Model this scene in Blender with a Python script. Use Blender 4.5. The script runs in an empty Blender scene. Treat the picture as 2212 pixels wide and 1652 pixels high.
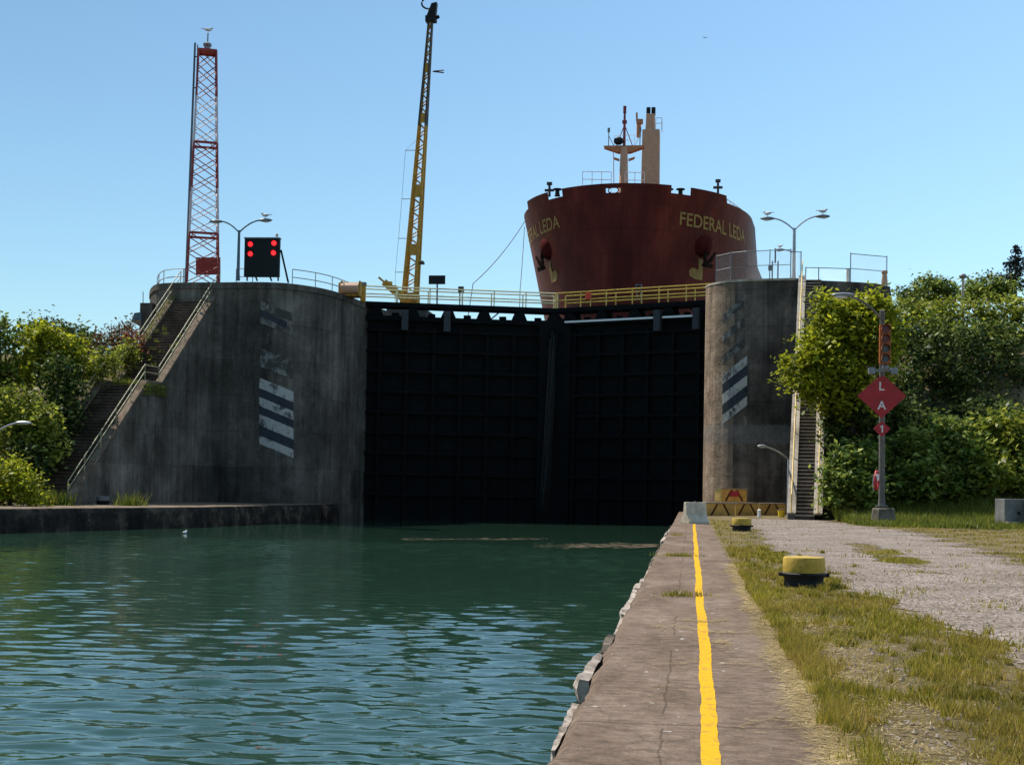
import bpy, bmesh, math, random
import numpy as np
from mathutils import Vector
random.seed(7); rng = np.random.default_rng(7)
S = bpy.context.scene; col = S.collection
R = math.radians
# ---------------------------------------------------------------- camera, sky, sun, exposure
FOC, ROLL, PITCH, YAW, SHY = 3000., .019, R(1.5), R(7.3774), 143.07   # focal length and shift in units of a 2212 px wide frame
CAMZ = 1.55
def _rot():
    c, s = math.cos, math.sin
    Rz = lambda a: np.array([[c(a), -s(a), 0], [s(a), c(a), 0], [0, 0, 1]])
    Rx = lambda a: np.array([[1, 0, 0], [0, c(a), -s(a)], [0, s(a), c(a)]])
    return Rz(YAW) @ Rx(math.pi/2+PITCH) @ Rz(ROLL)
CM = _rot()
cam = bpy.data.cameras.new('camera'); co = bpy.data.objects.new('camera', cam); col.objects.link(co)
from mathutils import Matrix
co.matrix_world = Matrix.Translation((0, 0, CAMZ)) @ Matrix([list(r) for r in CM]).to_4x4()
cam.sensor_width = 36; cam.lens = 36*FOC/2212; cam.shift_y = SHY/2212; cam.clip_end = 20000; cam.clip_start = .1
S.camera = co
SUN_EL, SUN_AZ = R(55), R(56)          # azimuth measured to the left of +Y
w = bpy.data.worlds.new('World'); S.world = w; w.use_nodes = True
nt = w.node_tree; bg = nt.nodes['Background']
sky = nt.nodes.new('ShaderNodeTexSky'); sky.sky_type = 'NISHITA'; sky.sun_disc = False
sky.sun_elevation = SUN_EL; sky.sun_rotation = SUN_AZ; sky.air_density = 1.0; sky.dust_density = .8; sky.ozone_density = 2.0
tint = nt.nodes.new('ShaderNodeMix'); tint.data_type = 'RGBA'; tint.blend_type = 'MULTIPLY'; tint.inputs[0].default_value = 1.; tint.inputs[7].default_value = (.86, 1.04, 1.03, 1)   # phone camera white balance
nt.links.new(sky.outputs[0], tint.inputs[6]); nt.links.new(tint.outputs[2], bg.inputs[0]); bg.inputs[1].default_value = .112
sl = bpy.data.lights.new('sun', 'SUN'); sl.energy = 5.0; sl.angle = R(.53); sl.color = (1, .95, .86)
so = bpy.data.objects.new('sun', sl); col.objects.link(so)
sdir = Vector((-math.sin(SUN_AZ)*math.cos(SUN_EL), math.cos(SUN_AZ)*math.cos(SUN_EL), math.sin(SUN_EL)))
so.rotation_euler = sdir.to_track_quat('Z', 'Y').to_euler(); so.location = (-60, 40, 90)
S.view_settings.view_transform = 'Standard'; S.view_settings.look = 'None'; S.view_settings.exposure = .56; S.view_settings.gamma = 1

# measuring helpers: sight line through a photo point, met at a depth, a height, or a wall standing on a plan polyline
def ray(px, py): return CM @ np.array([(px-1106)/FOC, -(py-826-SHY)/FOC, -1.])
def at(px, py, d): return np.array([0, 0, CAMZ]) + ray(px, py)*d
def gp(px, py, z=0.):
    v = ray(px, py); return np.array([0, 0, CAMZ]) + v*(z-CAMZ)/v[2]
def onwall(px, py, poly, off=.02):
    v = ray(px, py); best = None
    for (a, b) in zip(poly[:-1], poly[1:]):
        e = (b[0]-a[0], b[1]-a[1]); det = v[0]*-e[1]+e[0]*v[1]
        if abs(det) < 1e-9: continue
        t = (a[0]*-e[1]+e[0]*a[1])/det; u = (v[0]*a[1]-v[1]*a[0])/det
        if t > 1 and -1e-6 <= u <= 1+1e-6 and (best is None or t < best): best = t
    if best is None: raise ValueError('no wall at %s,%s' % (px, py))
    k = np.hypot(v[0], v[1]); return np.array([0, 0, CAMZ])+v*(best-off/k)
WZ = -1.15                              # water level
AX = np.array([math.sin(R(9)), math.cos(R(9)), 0]); LX = np.array([AX[1], -AX[0], 0])   # lock axis and its right-hand normal

# ---------------------------------------------------------------- materials
def newmat(name):
    m = bpy.data.materials.new(name); m.use_nodes = True
    t = m.node_tree; b = t.nodes['Principled BSDF']; return m, t, b
def nd(t, ty, **k):
    n = t.nodes.new(ty)
    for a, v in k.items(): setattr(n, a, v)
    return n
def pos(t, stretch=(1, 1, 1)):
    g = nd(t, 'ShaderNodeNewGeometry'); m = nd(t, 'ShaderNodeMapping'); m.inputs['Scale'].default_value = stretch
    t.links.new(g.outputs['Position'], m.inputs[0]); return m.outputs[0]
def noise(t, vec, scale, detail=6, rough=.6, dist=0):
    n = nd(t, 'ShaderNodeTexNoise'); n.inputs['Scale'].default_value = scale; n.inputs['Detail'].default_value = detail
    n.inputs['Roughness'].default_value = rough; n.inputs['Distortion'].default_value = dist
    t.links.new(vec, n.inputs['Vector']); return n.outputs['Fac']
def ramp(t, fac, stops):
    r = nd(t, 'ShaderNodeValToRGB'); e = r.color_ramp.elements
    while len(e) < len(stops): e.new(.5)
    for i, (p, c) in enumerate(stops): e[i].position = p; e[i].color = (*c, 1) if len(c) == 3 else c
    t.links.new(fac, r.inputs[0]); return r.outputs[0]
def mix(t, a, b, fac, mode='MIX'):
    m = nd(t, 'ShaderNodeMix', data_type='RGBA', blend_type=mode)
    for s, v in ((m.inputs[6], a), (m.inputs[7], b)):
        if isinstance(v, tuple): s.default_value = (*v, 1)
        else: t.links.new(v, s)
    if isinstance(fac, float): m.inputs[0].default_value = fac
    else: t.links.new(fac, m.inputs[0])
    return m.outputs[2]
def mth(t, op, a, b=None, c=None):
    m = nd(t, 'ShaderNodeMath', operation=op)
    for i, v in enumerate((a, b, c)):
        if v is None: continue
        if isinstance(v, (int, float)): m.inputs[i].default_value = v
        else: t.links.new(v, m.inputs[i])
    return m.outputs[0]
def bump(t, b, h, dist, strength=1.):
    n = nd(t, 'ShaderNodeBump'); n.inputs['Distance'].default_value = dist; n.inputs['Strength'].default_value = strength
    t.links.new(h, n.inputs['Height']); t.links.new(n.outputs[0], b.inputs['Normal']); return n
g3 = lambda v: (v, v, v)
def plain(name, c, rough=.6, metal=0., var=.35, scale=3., spec=.4, emit=None, wear=None):
    m, t, b = newmat(name)
    lo = tuple(x*(1-var) for x in c); hi = tuple(min(1, x*(1+var*.6)) for x in c)
    f = noise(t, pos(t), scale, 8, .65)
    cc = ramp(t, f, [(.3, lo), (.7, hi)])
    if wear:
        cc = mix(t, cc, wear[0], ramp(t, noise(t, pos(t), wear[1], 9, .8), [(wear[2], g3(0)), (wear[2]+.07, g3(1))]))
        bump(t, b, f, .004)
    t.links.new(cc, b.inputs['Base Color'])
    b.inputs['Roughness'].default_value = rough; b.inputs['Metallic'].default_value = metal; b.inputs['Specular IOR Level'].default_value = spec
    if emit: b.inputs['Emission Color'].default_value = (*emit[0], 1); b.inputs['Emission Strength'].default_value = emit[1]
    return m
def concrete(name, dark, mid, light, sc=.5, streak=.6, bd=.02, rough=.9, cells=0., band=None, scour=0.):
    m, t, b = newmat(name)
    base = ramp(t, noise(t, pos(t), sc, 10, .68), [(.28, dark), (.5, mid), (.74, light)])
    st = ramp(t, noise(t, pos(t, (1.6, 1.6, .07)), 1.1, 6, .65, .3), [(.3, g3(.35)), (.52, g3(.95)), (.68, g3(1.5))])
    c = mix(t, base, st, streak, 'MULTIPLY')
    fine = noise(t, pos(t), 7., 8, .7)
    c = mix(t, c, ramp(t, fine, [(.3, g3(.6)), (.7, g3(1.25))]), .6, 'MULTIPLY')
    # horizontal pour lines
    p = nd(t, 'ShaderNodeSeparateXYZ'); t.links.new(pos(t), p.inputs[0])
    fr = mth(t, 'FRACT', mth(t, 'DIVIDE', mth(t, 'ADD', p.outputs[2], mth(t, 'MULTIPLY', fine, .12)), 2.45))
    ln = mth(t, 'LESS_THAN', fr, .022)
    c = mix(t, c, tuple(x*.5 for x in dark), mth(t, 'MULTIPLY', ln, .28))
    if cells:                                   # each pour has its own tone
        sn = nd(t, 'ShaderNodeVectorMath', operation='SNAP'); t.links.new(pos(t), sn.inputs[0]); sn.inputs[1].default_value = (3.7, 3.7, 2.45)
        wn = nd(t, 'ShaderNodeTexWhiteNoise'); t.links.new(sn.outputs[0], wn.inputs['Vector'])
        c = mix(t, c, ramp(t, wn.outputs['Value'], [(0, g3(.68)), (1, g3(1.3))]), cells, 'MULTIPLY')
    if scour:                                   # bleached runs and black algae blotches
        c = mix(t, c, tuple(min(1, x*1.5) for x in light), mth(t, 'MULTIPLY', ramp(t, noise(t, pos(t, (1.2, 1.2, .35)), 1.3, 9, .75, .6), [(.6, g3(0)), (.72, g3(1))]), scour))
        c = mix(t, c, tuple(x*.35 for x in dark), mth(t, 'MULTIPLY', ramp(t, noise(t, pos(t, (1, 1, .22)), .42, 8, .7, .3), [(.54, g3(0)), (.66, g3(1))]), .6))
    if band:
        bb_ = mth(t, 'MULTIPLY', mth(t, 'GREATER_THAN', mth(t, 'ADD', p.outputs[2], fine), band[0]+.5), mth(t, 'LESS_THAN', mth(t, 'ADD', p.outputs[2], fine), band[1]+.5))
        c = mix(t, c, (.2, .19, .18), mth(t, 'MULTIPLY', bb_, mth(t, 'MULTIPLY', noise(t, pos(t), 1.6, 8, .7), .75)))
    t.links.new(c, b.inputs['Base Color']); b.inputs['Roughness'].default_value = rough; b.inputs['Specular IOR Level'].default_value = .08
    bump(t, b, mth(t, 'ADD', fine, noise(t, pos(t), 1.5, 6)), bd)
    return m
MT = {}
MT['wall'] = concrete('weathered_concrete', (.042, .037, .031), (.11, .094, .077), (.23, .2, .165), .3, .6, .05, cells=.55, scour=.5)
MT['wall_right'] = concrete('weathered_brown_concrete', (.034, .03, .026), (.105, .085, .07), (.23, .185, .15), .4, .65, .05, cells=.4, band=(4.6, 5.8), scour=.55)
MT['sunlit_corner'] = concrete('sunlit_corner_concrete', (.12, .086, .06), (.27, .19, .13), (.4, .3, .22), .9, .6, .06, band=(4.6, 5.8))  # wall concrete made paler and warmer, sunlight on the corner put into the colour
MT['pale'] = concrete('pale_concrete', (.22, .19, .15), (.42, .36, .29), (.56, .5, .42), .8, .3, .02)
MT['block'] = concrete('grey_concrete', (.08, .08, .078), (.15, .148, .14), (.22, .215, .2), .9, .3, .02)
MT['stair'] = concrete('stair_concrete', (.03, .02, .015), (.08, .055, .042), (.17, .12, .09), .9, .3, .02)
MT['stairpale'] = concrete('sunlit_tread_concrete', (.06, .043, .03), (.15, .108, .08), (.26, .2, .15), .9, .3, .02)
MT['ledgetop'] = concrete('sunlit_brown_concrete', (.07, .052, .036), (.17, .125, .088), (.3, .235, .17), 1.2, .3, .03)  # left quay top and stair stringers, sunlit tone put into the brown
MT['ledge'] = concrete('dark_quay_concrete', (.01, .0095, .009), (.032, .027, .022), (.17, .125, .095), .9, .5, .08, scour=.5)
# quay slab
def quay_mat():
    m, t, b = newmat('brown_quay_concrete')
    c = ramp(t, noise(t, pos(t, (1.3, .45, 1)), .9, 10, .7), [(.3, (.1, .07, .05)), (.5, (.16, .116, .088)), (.72, (.235, .178, .14))])
    fine = noise(t, pos(t), 38., 6, .75)
    c = mix(t, c, ramp(t, fine, [(.3, g3(.62)), (.7, g3(1.3))]), .75, 'MULTIPLY')
    c = mix(t, c, ramp(t, noise(t, pos(t, (.6, 1.0, 1)), 9., 8, .8), [(.36, g3(.5)), (.66, g3(1.45))]), .8, 'MULTIPLY')
    v = nd(t, 'ShaderNodeTexVoronoi', feature='DISTANCE_TO_EDGE'); v.inputs['Scale'].default_value = .62
    wv = nd(t, 'ShaderNodeMix', data_type='VECTOR'); t.links.new(pos(t, (1.5, .8, 1)), wv.inputs[4])
    nn = nd(t, 'ShaderNodeTexNoise'); nn.inputs['Scale'].default_value = 2.2; nn.inputs['Detail'].default_value = 6; t.links.new(pos(t), nn.inputs['Vector'])
    t.links.new(nn.outputs['Color'], wv.inputs[5]); wv.inputs[0].default_value = .3
    t.links.new(wv.outputs[1], v.inputs['Vector'])
    crack = mth(t, 'LESS_THAN', v.outputs['Distance'], .0045)
    p = nd(t, 'ShaderNodeSeparateXYZ'); t.links.new(pos(t), p.inputs[0])
    wob = mth(t, 'MULTIPLY', mth(t, 'SUBTRACT', noise(t, pos(t), 3., 4), .5), .09)
    fr = mth(t, 'FRACT', mth(t, 'DIVIDE', mth(t, 'ADD', p.outputs[1], wob), 4.6))
    joint = mth(t, 'LESS_THAN', fr, .008)
    lj = mth(t, 'LESS_THAN', mth(t, 'ABSOLUTE', mth(t, 'ADD', mth(t, 'ADD', p.outputs[0], .16), wob)), .008)
    ljm = mth(t, 'MULTIPLY', lj, mth(t, 'GREATER_THAN', noise(t, pos(t, (.1, .5, 1)), .6, 2), .47))
    dk = mth(t, 'MAXIMUM', mth(t, 'MAXIMUM', mth(t, 'MULTIPLY', crack, .4), joint), ljm)
    c = mix(t, c, (.045, .034, .026), mth(t, 'MULTIPLY', dk, .5))
    spot = mth(t, 'GREATER_THAN', noise(t, pos(t, (.8, .8, 1)), 6.5, 3, .5), .715)
    c = mix(t, c, (.5, .47, .43), mth(t, 'MULTIPLY', spot, .8))
    t.links.new(c, b.inputs['Base Color']); b.inputs['Roughness'].default_value = .88; b.inputs['Specular IOR Level'].default_value = .02
    bump(t, b, mth(t, 'SUBTRACT', mth(t, 'ADD', mth(t, 'MULTIPLY', fine, .5), noise(t, pos(t), 6., 6)), mth(t, 'MULTIPLY', dk, .7)), .02)
    return m
MT['quay'] = quay_mat()
def ground_mat():
    m, t, b = newmat('dry_turf_soil')
    c = ramp(t, noise(t, pos(t), .8, 10, .7), [(.3, (.085, .07, .03)), (.5, (.15, .115, .058)), (.72, (.23, .175, .1))])
    c = mix(t, c, ramp(t, noise(t, pos(t), 22., 7, .75), [(.3, g3(.45)), (.7, g3(1.45))]), .85, 'MULTIPLY')
    v = nd(t, 'ShaderNodeTexVoronoi'); v.inputs['Scale'].default_value = 16.; t.links.new(pos(t), v.inputs['Vector']); sv = nd(t, 'ShaderNodeSeparateXYZ'); t.links.new(v.outputs['Color'], sv.inputs[0])
    c = mix(t, c, ramp(t, sv.outputs[1], [(0, (.07, .06, .055)), (1, (.34, .29, .26))]), mth(t, 'MULTIPLY', mth(t, 'GREATER_THAN', sv.outputs[0], .62), mth(t, 'LESS_THAN', v.outputs['Distance'], .35)))
    t.links.new(c, b.inputs['Base Color']); b.inputs['Roughness'].default_value = .95; b.inputs['Specular IOR Level'].default_value = .02
    bump(t, b, noise(t, pos(t), 14., 8, .7), .05); return m
MT['soil'] = ground_mat()
def gravel_mat():
    m, t, b = newmat('pinkish_grey_gravel')
    v = nd(t, 'ShaderNodeTexVoronoi'); v.inputs['Scale'].default_value = 30.; t.links.new(pos(t), v.inputs['Vector'])
    v2 = nd(t, 'ShaderNodeTexVoronoi'); v2.inputs['Scale'].default_value = 75.; t.links.new(pos(t), v2.inputs['Vector'])
    sv = nd(t, 'ShaderNodeSeparateXYZ'); t.links.new(v.outputs['Color'], sv.inputs[0])
    c = ramp(t, sv.outputs[0], [(0, (.11, .092, .078)), (.45, (.225, .19, .165)), (.8, (.32, .275, .242)), (1, (.5, .45, .41))])
    c = mix(t, c, ramp(t, noise(t, pos(t), .55, 8, .65), [(.34, (.62, .56, .47)), (.6, (1.08, 1.03, 1.02))]), .8, 'MULTIPLY')
    c = mix(t, c, ramp(t, v2.outputs['Distance'], [(0, g3(1.15)), (.8, g3(.55))]), .6, 'MULTIPLY')
    c = mix(t, c, (.17, .15, .06), mth(t, 'MULTIPLY', mth(t, 'GREATER_THAN', noise(t, pos(t, (1, .6, 1)), .9, 8, .7), .64), .6))
    t.links.new(c, b.inputs['Base Color']); b.inputs['Roughness'].default_value = .92; b.inputs['Specular IOR Level'].default_value = .02
    bump(t, b, mth(t, 'ADD', v.outputs['Distance'], mth(t, 'MULTIPLY', v2.outputs['Distance'], .5)), -.012); return m
MT['gravel'] = gravel_mat()
def water_mat():
    m, t, b = newmat('green_canal_water')
    b.inputs['Base Color'].default_value = (.017, .044, .028, 1); b.inputs['Roughness'].default_value = .03
    b.inputs['IOR'].default_value = 1.4; b.inputs['Specular IOR Level'].default_value = .5
    p = nd(t, 'ShaderNodeSeparateXYZ'); t.links.new(pos(t), p.inputs[0])
    h1 = noise(t, pos(t, (.6, 1.3, 1)), 3., 2, .45, .5)
    h2 = noise(t, pos(t, (1.0, 2.0, 1)), 6.0, 2, .5, .3)
    big = noise(t, pos(t, (.5, 1, 1)), .13, 3, .5)
    calm = nd(t, 'ShaderNodeMapRange'); calm.inputs[1].default_value = 26; calm.inputs[2].default_value = 75; calm.inputs[3].default_value = 1.; calm.inputs[4].default_value = .3
    t.links.new(p.outputs[1], calm.inputs[0])
    amp = mth(t, 'MULTIPLY', calm.outputs[0], mth(t, 'MULTIPLY_ADD', big, 1.5, .2))
    h = mth(t, 'MULTIPLY', mth(t, 'ADD', h1, mth(t, 'MULTIPLY', h2, .22)), amp)
    bump(t, b, h, .007); return m
MT['water'] = water_mat()
MT['yellow'] = plain('yellow_paint', (.68, .43, .025), .6, var=.25, scale=6)
def line_mat():
    m, t, b = newmat('worn_yellow_line')
    f = noise(t, pos(t), 22., 8, .75)
    c = ramp(t, f, [(.28, (.22, .14, .05)), (.36, (.5, .27, .012)), (.7, (.58, .33, .014))])
    wr_ = mth(t, 'MULTIPLY', ramp(t, noise(t, pos(t, (1.4, .9, 1)), 7., 9, .8), [(.52, g3(0)), (.62, g3(1))]), .65)
    c = mix(t, c, (.2, .125, .055), wr_)
    t.links.new(c, b.inputs['Base Color']); b.inputs['Roughness'].default_value = .85; b.inputs['Specular IOR Level'].default_value = .05; bump(t, b, f, .006); return m
MT['line'] = line_mat()
MT['bollard_top'] = plain('bollard_yellow', (.42, .27, .03), .7, var=.35, scale=9, wear=((.13, .075, .03), 7., .57))
MT['black'] = plain('black_paint', (.012, .012, .013), .65, var=.4, wear=((.05, .03, .018), 6., .6), spec=.2)
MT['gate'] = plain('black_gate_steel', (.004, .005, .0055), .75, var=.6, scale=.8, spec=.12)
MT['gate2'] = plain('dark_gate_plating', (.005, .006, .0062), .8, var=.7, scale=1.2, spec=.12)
MT['greysteel'] = plain('grey_steel', (.2, .21, .215), .55, .3)
MT['bracketgrey'] = plain('dull_grey_bracket', (.04, .043, .046), .7, .1)
MT['galv'] = plain('galvanised_steel', (.38, .39, .4), .5, .5, var=.2)
MT['pole'] = plain('weathered_pole', (.13, .118, .105), .7, .1, wear=((.22, .2, .17), 3., .58))
MT['white'] = plain('white_paint', (.82, .82, .8), .6, var=.06)
MT['rail'] = plain('overexposed_yellow_rail', (.7, .63, .36), .6, var=.25)  # yellow rails of the left leaf, paled for the glare of the sky behind
MT['stairrail'] = plain('flaking_white_rail', (.42, .36, .2), .6, var=.75, scale=2.6)
MT['yrail'] = plain('yellow_rail', (.66, .42, .05), .55, var=.25)
MT['red'] = plain('sign_red', (.34, .016, .02), .6, var=.3, scale=1.6, wear=((.2, .05, .045), 5., .64))
MT['signwhite'] = plain('sign_white', (.62, .58, .56), .6, var=.1)
MT['towerred'] = plain('tower_red', (.33, .035, .03), .6, var=.4)
MT['towerdark'] = plain('tower_dark_red', (.28, .04, .035), .6, var=.5)
MT['towerwhite'] = plain('tower_pale_pink', (.6, .5, .51), .6, var=.3)
MT['bluegrey'] = plain('blue_grey_steel', (.08, .12, .15), .5)
MT['panel'] = plain('dark_signal_panel', (.008, .013, .014), .6, var=.4, spec=.2)
MT['lamp_red'] = plain('lit_red_lens', (.5, .01, .01), .4, emit=((1, .015, .02), 1.6))
MT['orange'] = plain('signal_orange', (.3, .075, .01), .55)
MT['lens_red'] = plain('unlit_red_lens', (.12, .008, .008), .25)
MT['lens_grey'] = plain('unlit_grey_lens', (.055, .065, .07), .25)
MT['craneyellow'] = plain('crane_ochre', (.46, .235, .022), .6, var=.35)
MT['cranedark'] = plain('crane_dark_steel', (.045, .04, .034), .6)
MT['buff'] = plain('buff_ship_paint', (.53, .3, .18), .6, var=.18)
MT['shiporange'] = plain('orange_ship_paint', (.5, .2, .08), .6, var=.3)
MT['lettering'] = plain('faded_yellow_lettering', (.33, .21, .06), .7, var=.35, scale=2)
MT['timber'] = concrete('grey_weathered_timber', (.16, .125, .095), (.42, .35, .29), (.66, .58, .5), 4.5, .2, .06, scour=.4)
MT['timber_dark'] = concrete('dark_wet_timber', (.03, .022, .016), (.1, .08, .06), (.28, .23, .19), 3., .2, .02)
MT['bark'] = plain('bark', (.07, .055, .04), .95, var=.5, scale=5)
MT['hullred'] = None
def hull_mat():
    m, t, b = newmat('dark_red_hull_paint')
    c = ramp(t, noise(t, pos(t, (1, 1, .5)), .28, 9, .65), [(.3, (.065, .0105, .0085)), (.5, (.11, .0165, .0125)), (.72, (.175, .034, .022))])
    c = mix(t, c, ramp(t, noise(t, pos(t, (1.2, 1.2, .08)), .8, 6, .6), [(.35, g3(.7)), (.65, g3(1.3))]), .6, 'MULTIPLY')
    rs = ramp(t, noise(t, pos(t, (.8, .8, .14)), .5, 8, .7), [(.6, g3(0)), (.74, g3(1))])
    c = mix(t, c, (.15, .06, .04), mth(t, 'MULTIPLY', rs, .4))
    p = nd(t, 'ShaderNodeSeparateXYZ'); t.links.new(pos(t), p.inputs[0])
    sm_ = mth(t, 'MAXIMUM', mth(t, 'LESS_THAN', mth(t, 'FRACT', mth(t, 'DIVIDE', p.outputs[2], 2.3)), .018), mth(t, 'LESS_THAN', mth(t, 'FRACT', mth(t, 'DIVIDE', p.outputs[0], 2.9)), .014))
    c = mix(t, c, (.03, .007, .007), mth(t, 'MULTIPLY', sm_, .55))
    sc_ = ramp(t, noise(t, pos(t, (.5, .5, 1.3)), 1.6, 9, .75, .5), [(.64, g3(0)), (.72, g3(1))]); c = mix(t, c, (.2, .13, .12), mth(t, 'MULTIPLY', sc_, .35))
    bump(t, b, mth(t, 'SUBTRACT', noise(t, pos(t), .5, 3), mth(t, 'MULTIPLY', sm_, .15)), .05)
    t.links.new(c, b.inputs['Base Color']); b.inputs['Roughness'].default_value = .55; b.inputs['Specular IOR Level'].default_value = .12; return m
MT['hull'] = hull_mat(); MT['bolster'] = plain('dark_red_bolster', (.07, .011, .0095), .9, var=.4, scale=1.5, spec=.03); MT['anchor'] = plain('rusty_black_anchor', (.03, .014, .012), .85, var=.5, scale=4, spec=.05)
def stripe_mat(name, a, b_, thr=.41):
    m, t, b = newmat(name)
    f = ramp(t, noise(t, pos(t, (1, 1, .8)), 1.1, 10, .8, .4), [(thr, g3(0)), (thr+.09, g3(1))])
    t.links.new(mix(t, a, b_, f), b.inputs['Base Color']); b.inputs['Roughness'].default_value = .9; return m
MT['stripe'] = stripe_mat('worn_white_stripe', (.06, .056, .05), (.4, .37, .33))
MT['stripe_faded'] = stripe_mat('faded_white_stripe', (.05, .046, .04), (.21, .195, .17), .5)
MT['stripe_dark'] = stripe_mat('worn_black_stripe', (.012, .014, .02), (.03, .033, .04))
MT['chevron_y'] = plain('barrier_yellow', (.68, .44, .13), .8, var=.3, wear=((.26, .17, .09), 4., .57))
MT['chevron_b'] = plain('barrier_brown_stripe', (.1, .035, .012), .7)
MT['bucket'] = plain('bright_yellow_plastic', (.8, .55, .02), .45, var=.1)
MT['pink'] = plain('pink_red_sign', (.5, .04, .09), .5)
MT['gull'] = plain('gull_feathers', (.6, .6, .6), .8, var=.4, scale=9)
MT['leak'] = plain('leaking_water_spray', (.022, .025, .027), .5, var=.5, scale=6)
def leafmat(name, stops, trans=.3, patch=None):
    m, t, b = newmat(name); out = t.nodes['Material Output']
    g = nd(t, 'ShaderNodeNewGeometry')
    c = ramp(t, g.outputs['Random Per Island'], stops)
    c = mix(t, c, ramp(t, noise(t, pos(t), .7, 4), [(.35, g3(.5)), (.65, g3(1.3))]), .7, 'MULTIPLY')
    if patch: c = mix(t, c, patch, ramp(t, noise(t, pos(t, (1, .6, 1)), .75, 5, .65), [(.46, g3(0)), (.62, g3(1))]))
    d = nd(t, 'ShaderNodeBsdfDiffuse'); tr = nd(t, 'ShaderNodeBsdfTranslucent'); ms = nd(t, 'ShaderNodeMixShader'); ms.inputs[0].default_value = trans
    gl = nd(t, 'ShaderNodeBsdfGlossy'); gl.inputs['Roughness'].default_value = .45; m2 = nd(t, 'ShaderNodeMixShader'); m2.inputs[0].default_value = .015
    for x in (d, tr): t.links.new(c, x.inputs[0])
    t.links.new(d.outputs[0], ms.inputs[1]); t.links.new(tr.outputs[0], ms.inputs[2])
    t.links.new(ms.outputs[0], m2.inputs[1]); t.links.new(gl.outputs[0], m2.inputs[2]); t.links.new(m2.outputs[0], out.inputs[0]); return m
MT['leaf_bright'] = leafmat('bright_leaves', [(0, (.1, .13, .01)), (.5, (.26, .29, .016)), (1, (.44, .43, .03))], .5)
MT['leaf_mid'] = leafmat('green_leaves', [(0, (.04, .07, .014)), (.5, (.13, .19, .026)), (1, (.34, .37, .08))], .4)
MT['leaf_dark'] = leafmat('dark_leaves', [(0, (.016, .03, .01)), (.5, (.048, .08, .017)), (1, (.2, .235, .06))], .32)
MT['leaf_olive'] = leafmat('olive_leaves', [(0, (.06, .09, .014)), (.5, (.19, .23, .025)), (1, (.4, .4, .06))], .45)
MT['leaf_brown'] = leafmat('brown_seedy_leaves', [(0, (.09, .05, .03)), (.5, (.15, .09, .05)), (1, (.16, .15, .05))], .25)
MT['leaf_rust'] = leafmat('rust_leaves', [(0, (.16, .05, .03)), (1, (.25, .1, .05))], .25)
MT['needle'] = leafmat('dark_needles', [(0, (.012, .02, .02)), (1, (.04, .055, .045))], .1)
MT['grass'] = leafmat('grass_blades', [(0, (.1, .11, .01)), (.4, (.23, .21, .016)), (.72, (.36, .28, .035)), (1, (.46, .34, .11))], .42, (.33, .235, .05))
MT['tallgrass'] = leafmat('tall_green_grass', [(0, (.075, .11, .012)), (.6, (.16, .19, .025)), (1, (.3, .26, .05))], .4)
MT['straw'] = leafmat('dry_straw', [(0, (.22, .15, .06)), (.5, (.38, .28, .13)), (1, (.55, .44, .24))], .15)

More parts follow.
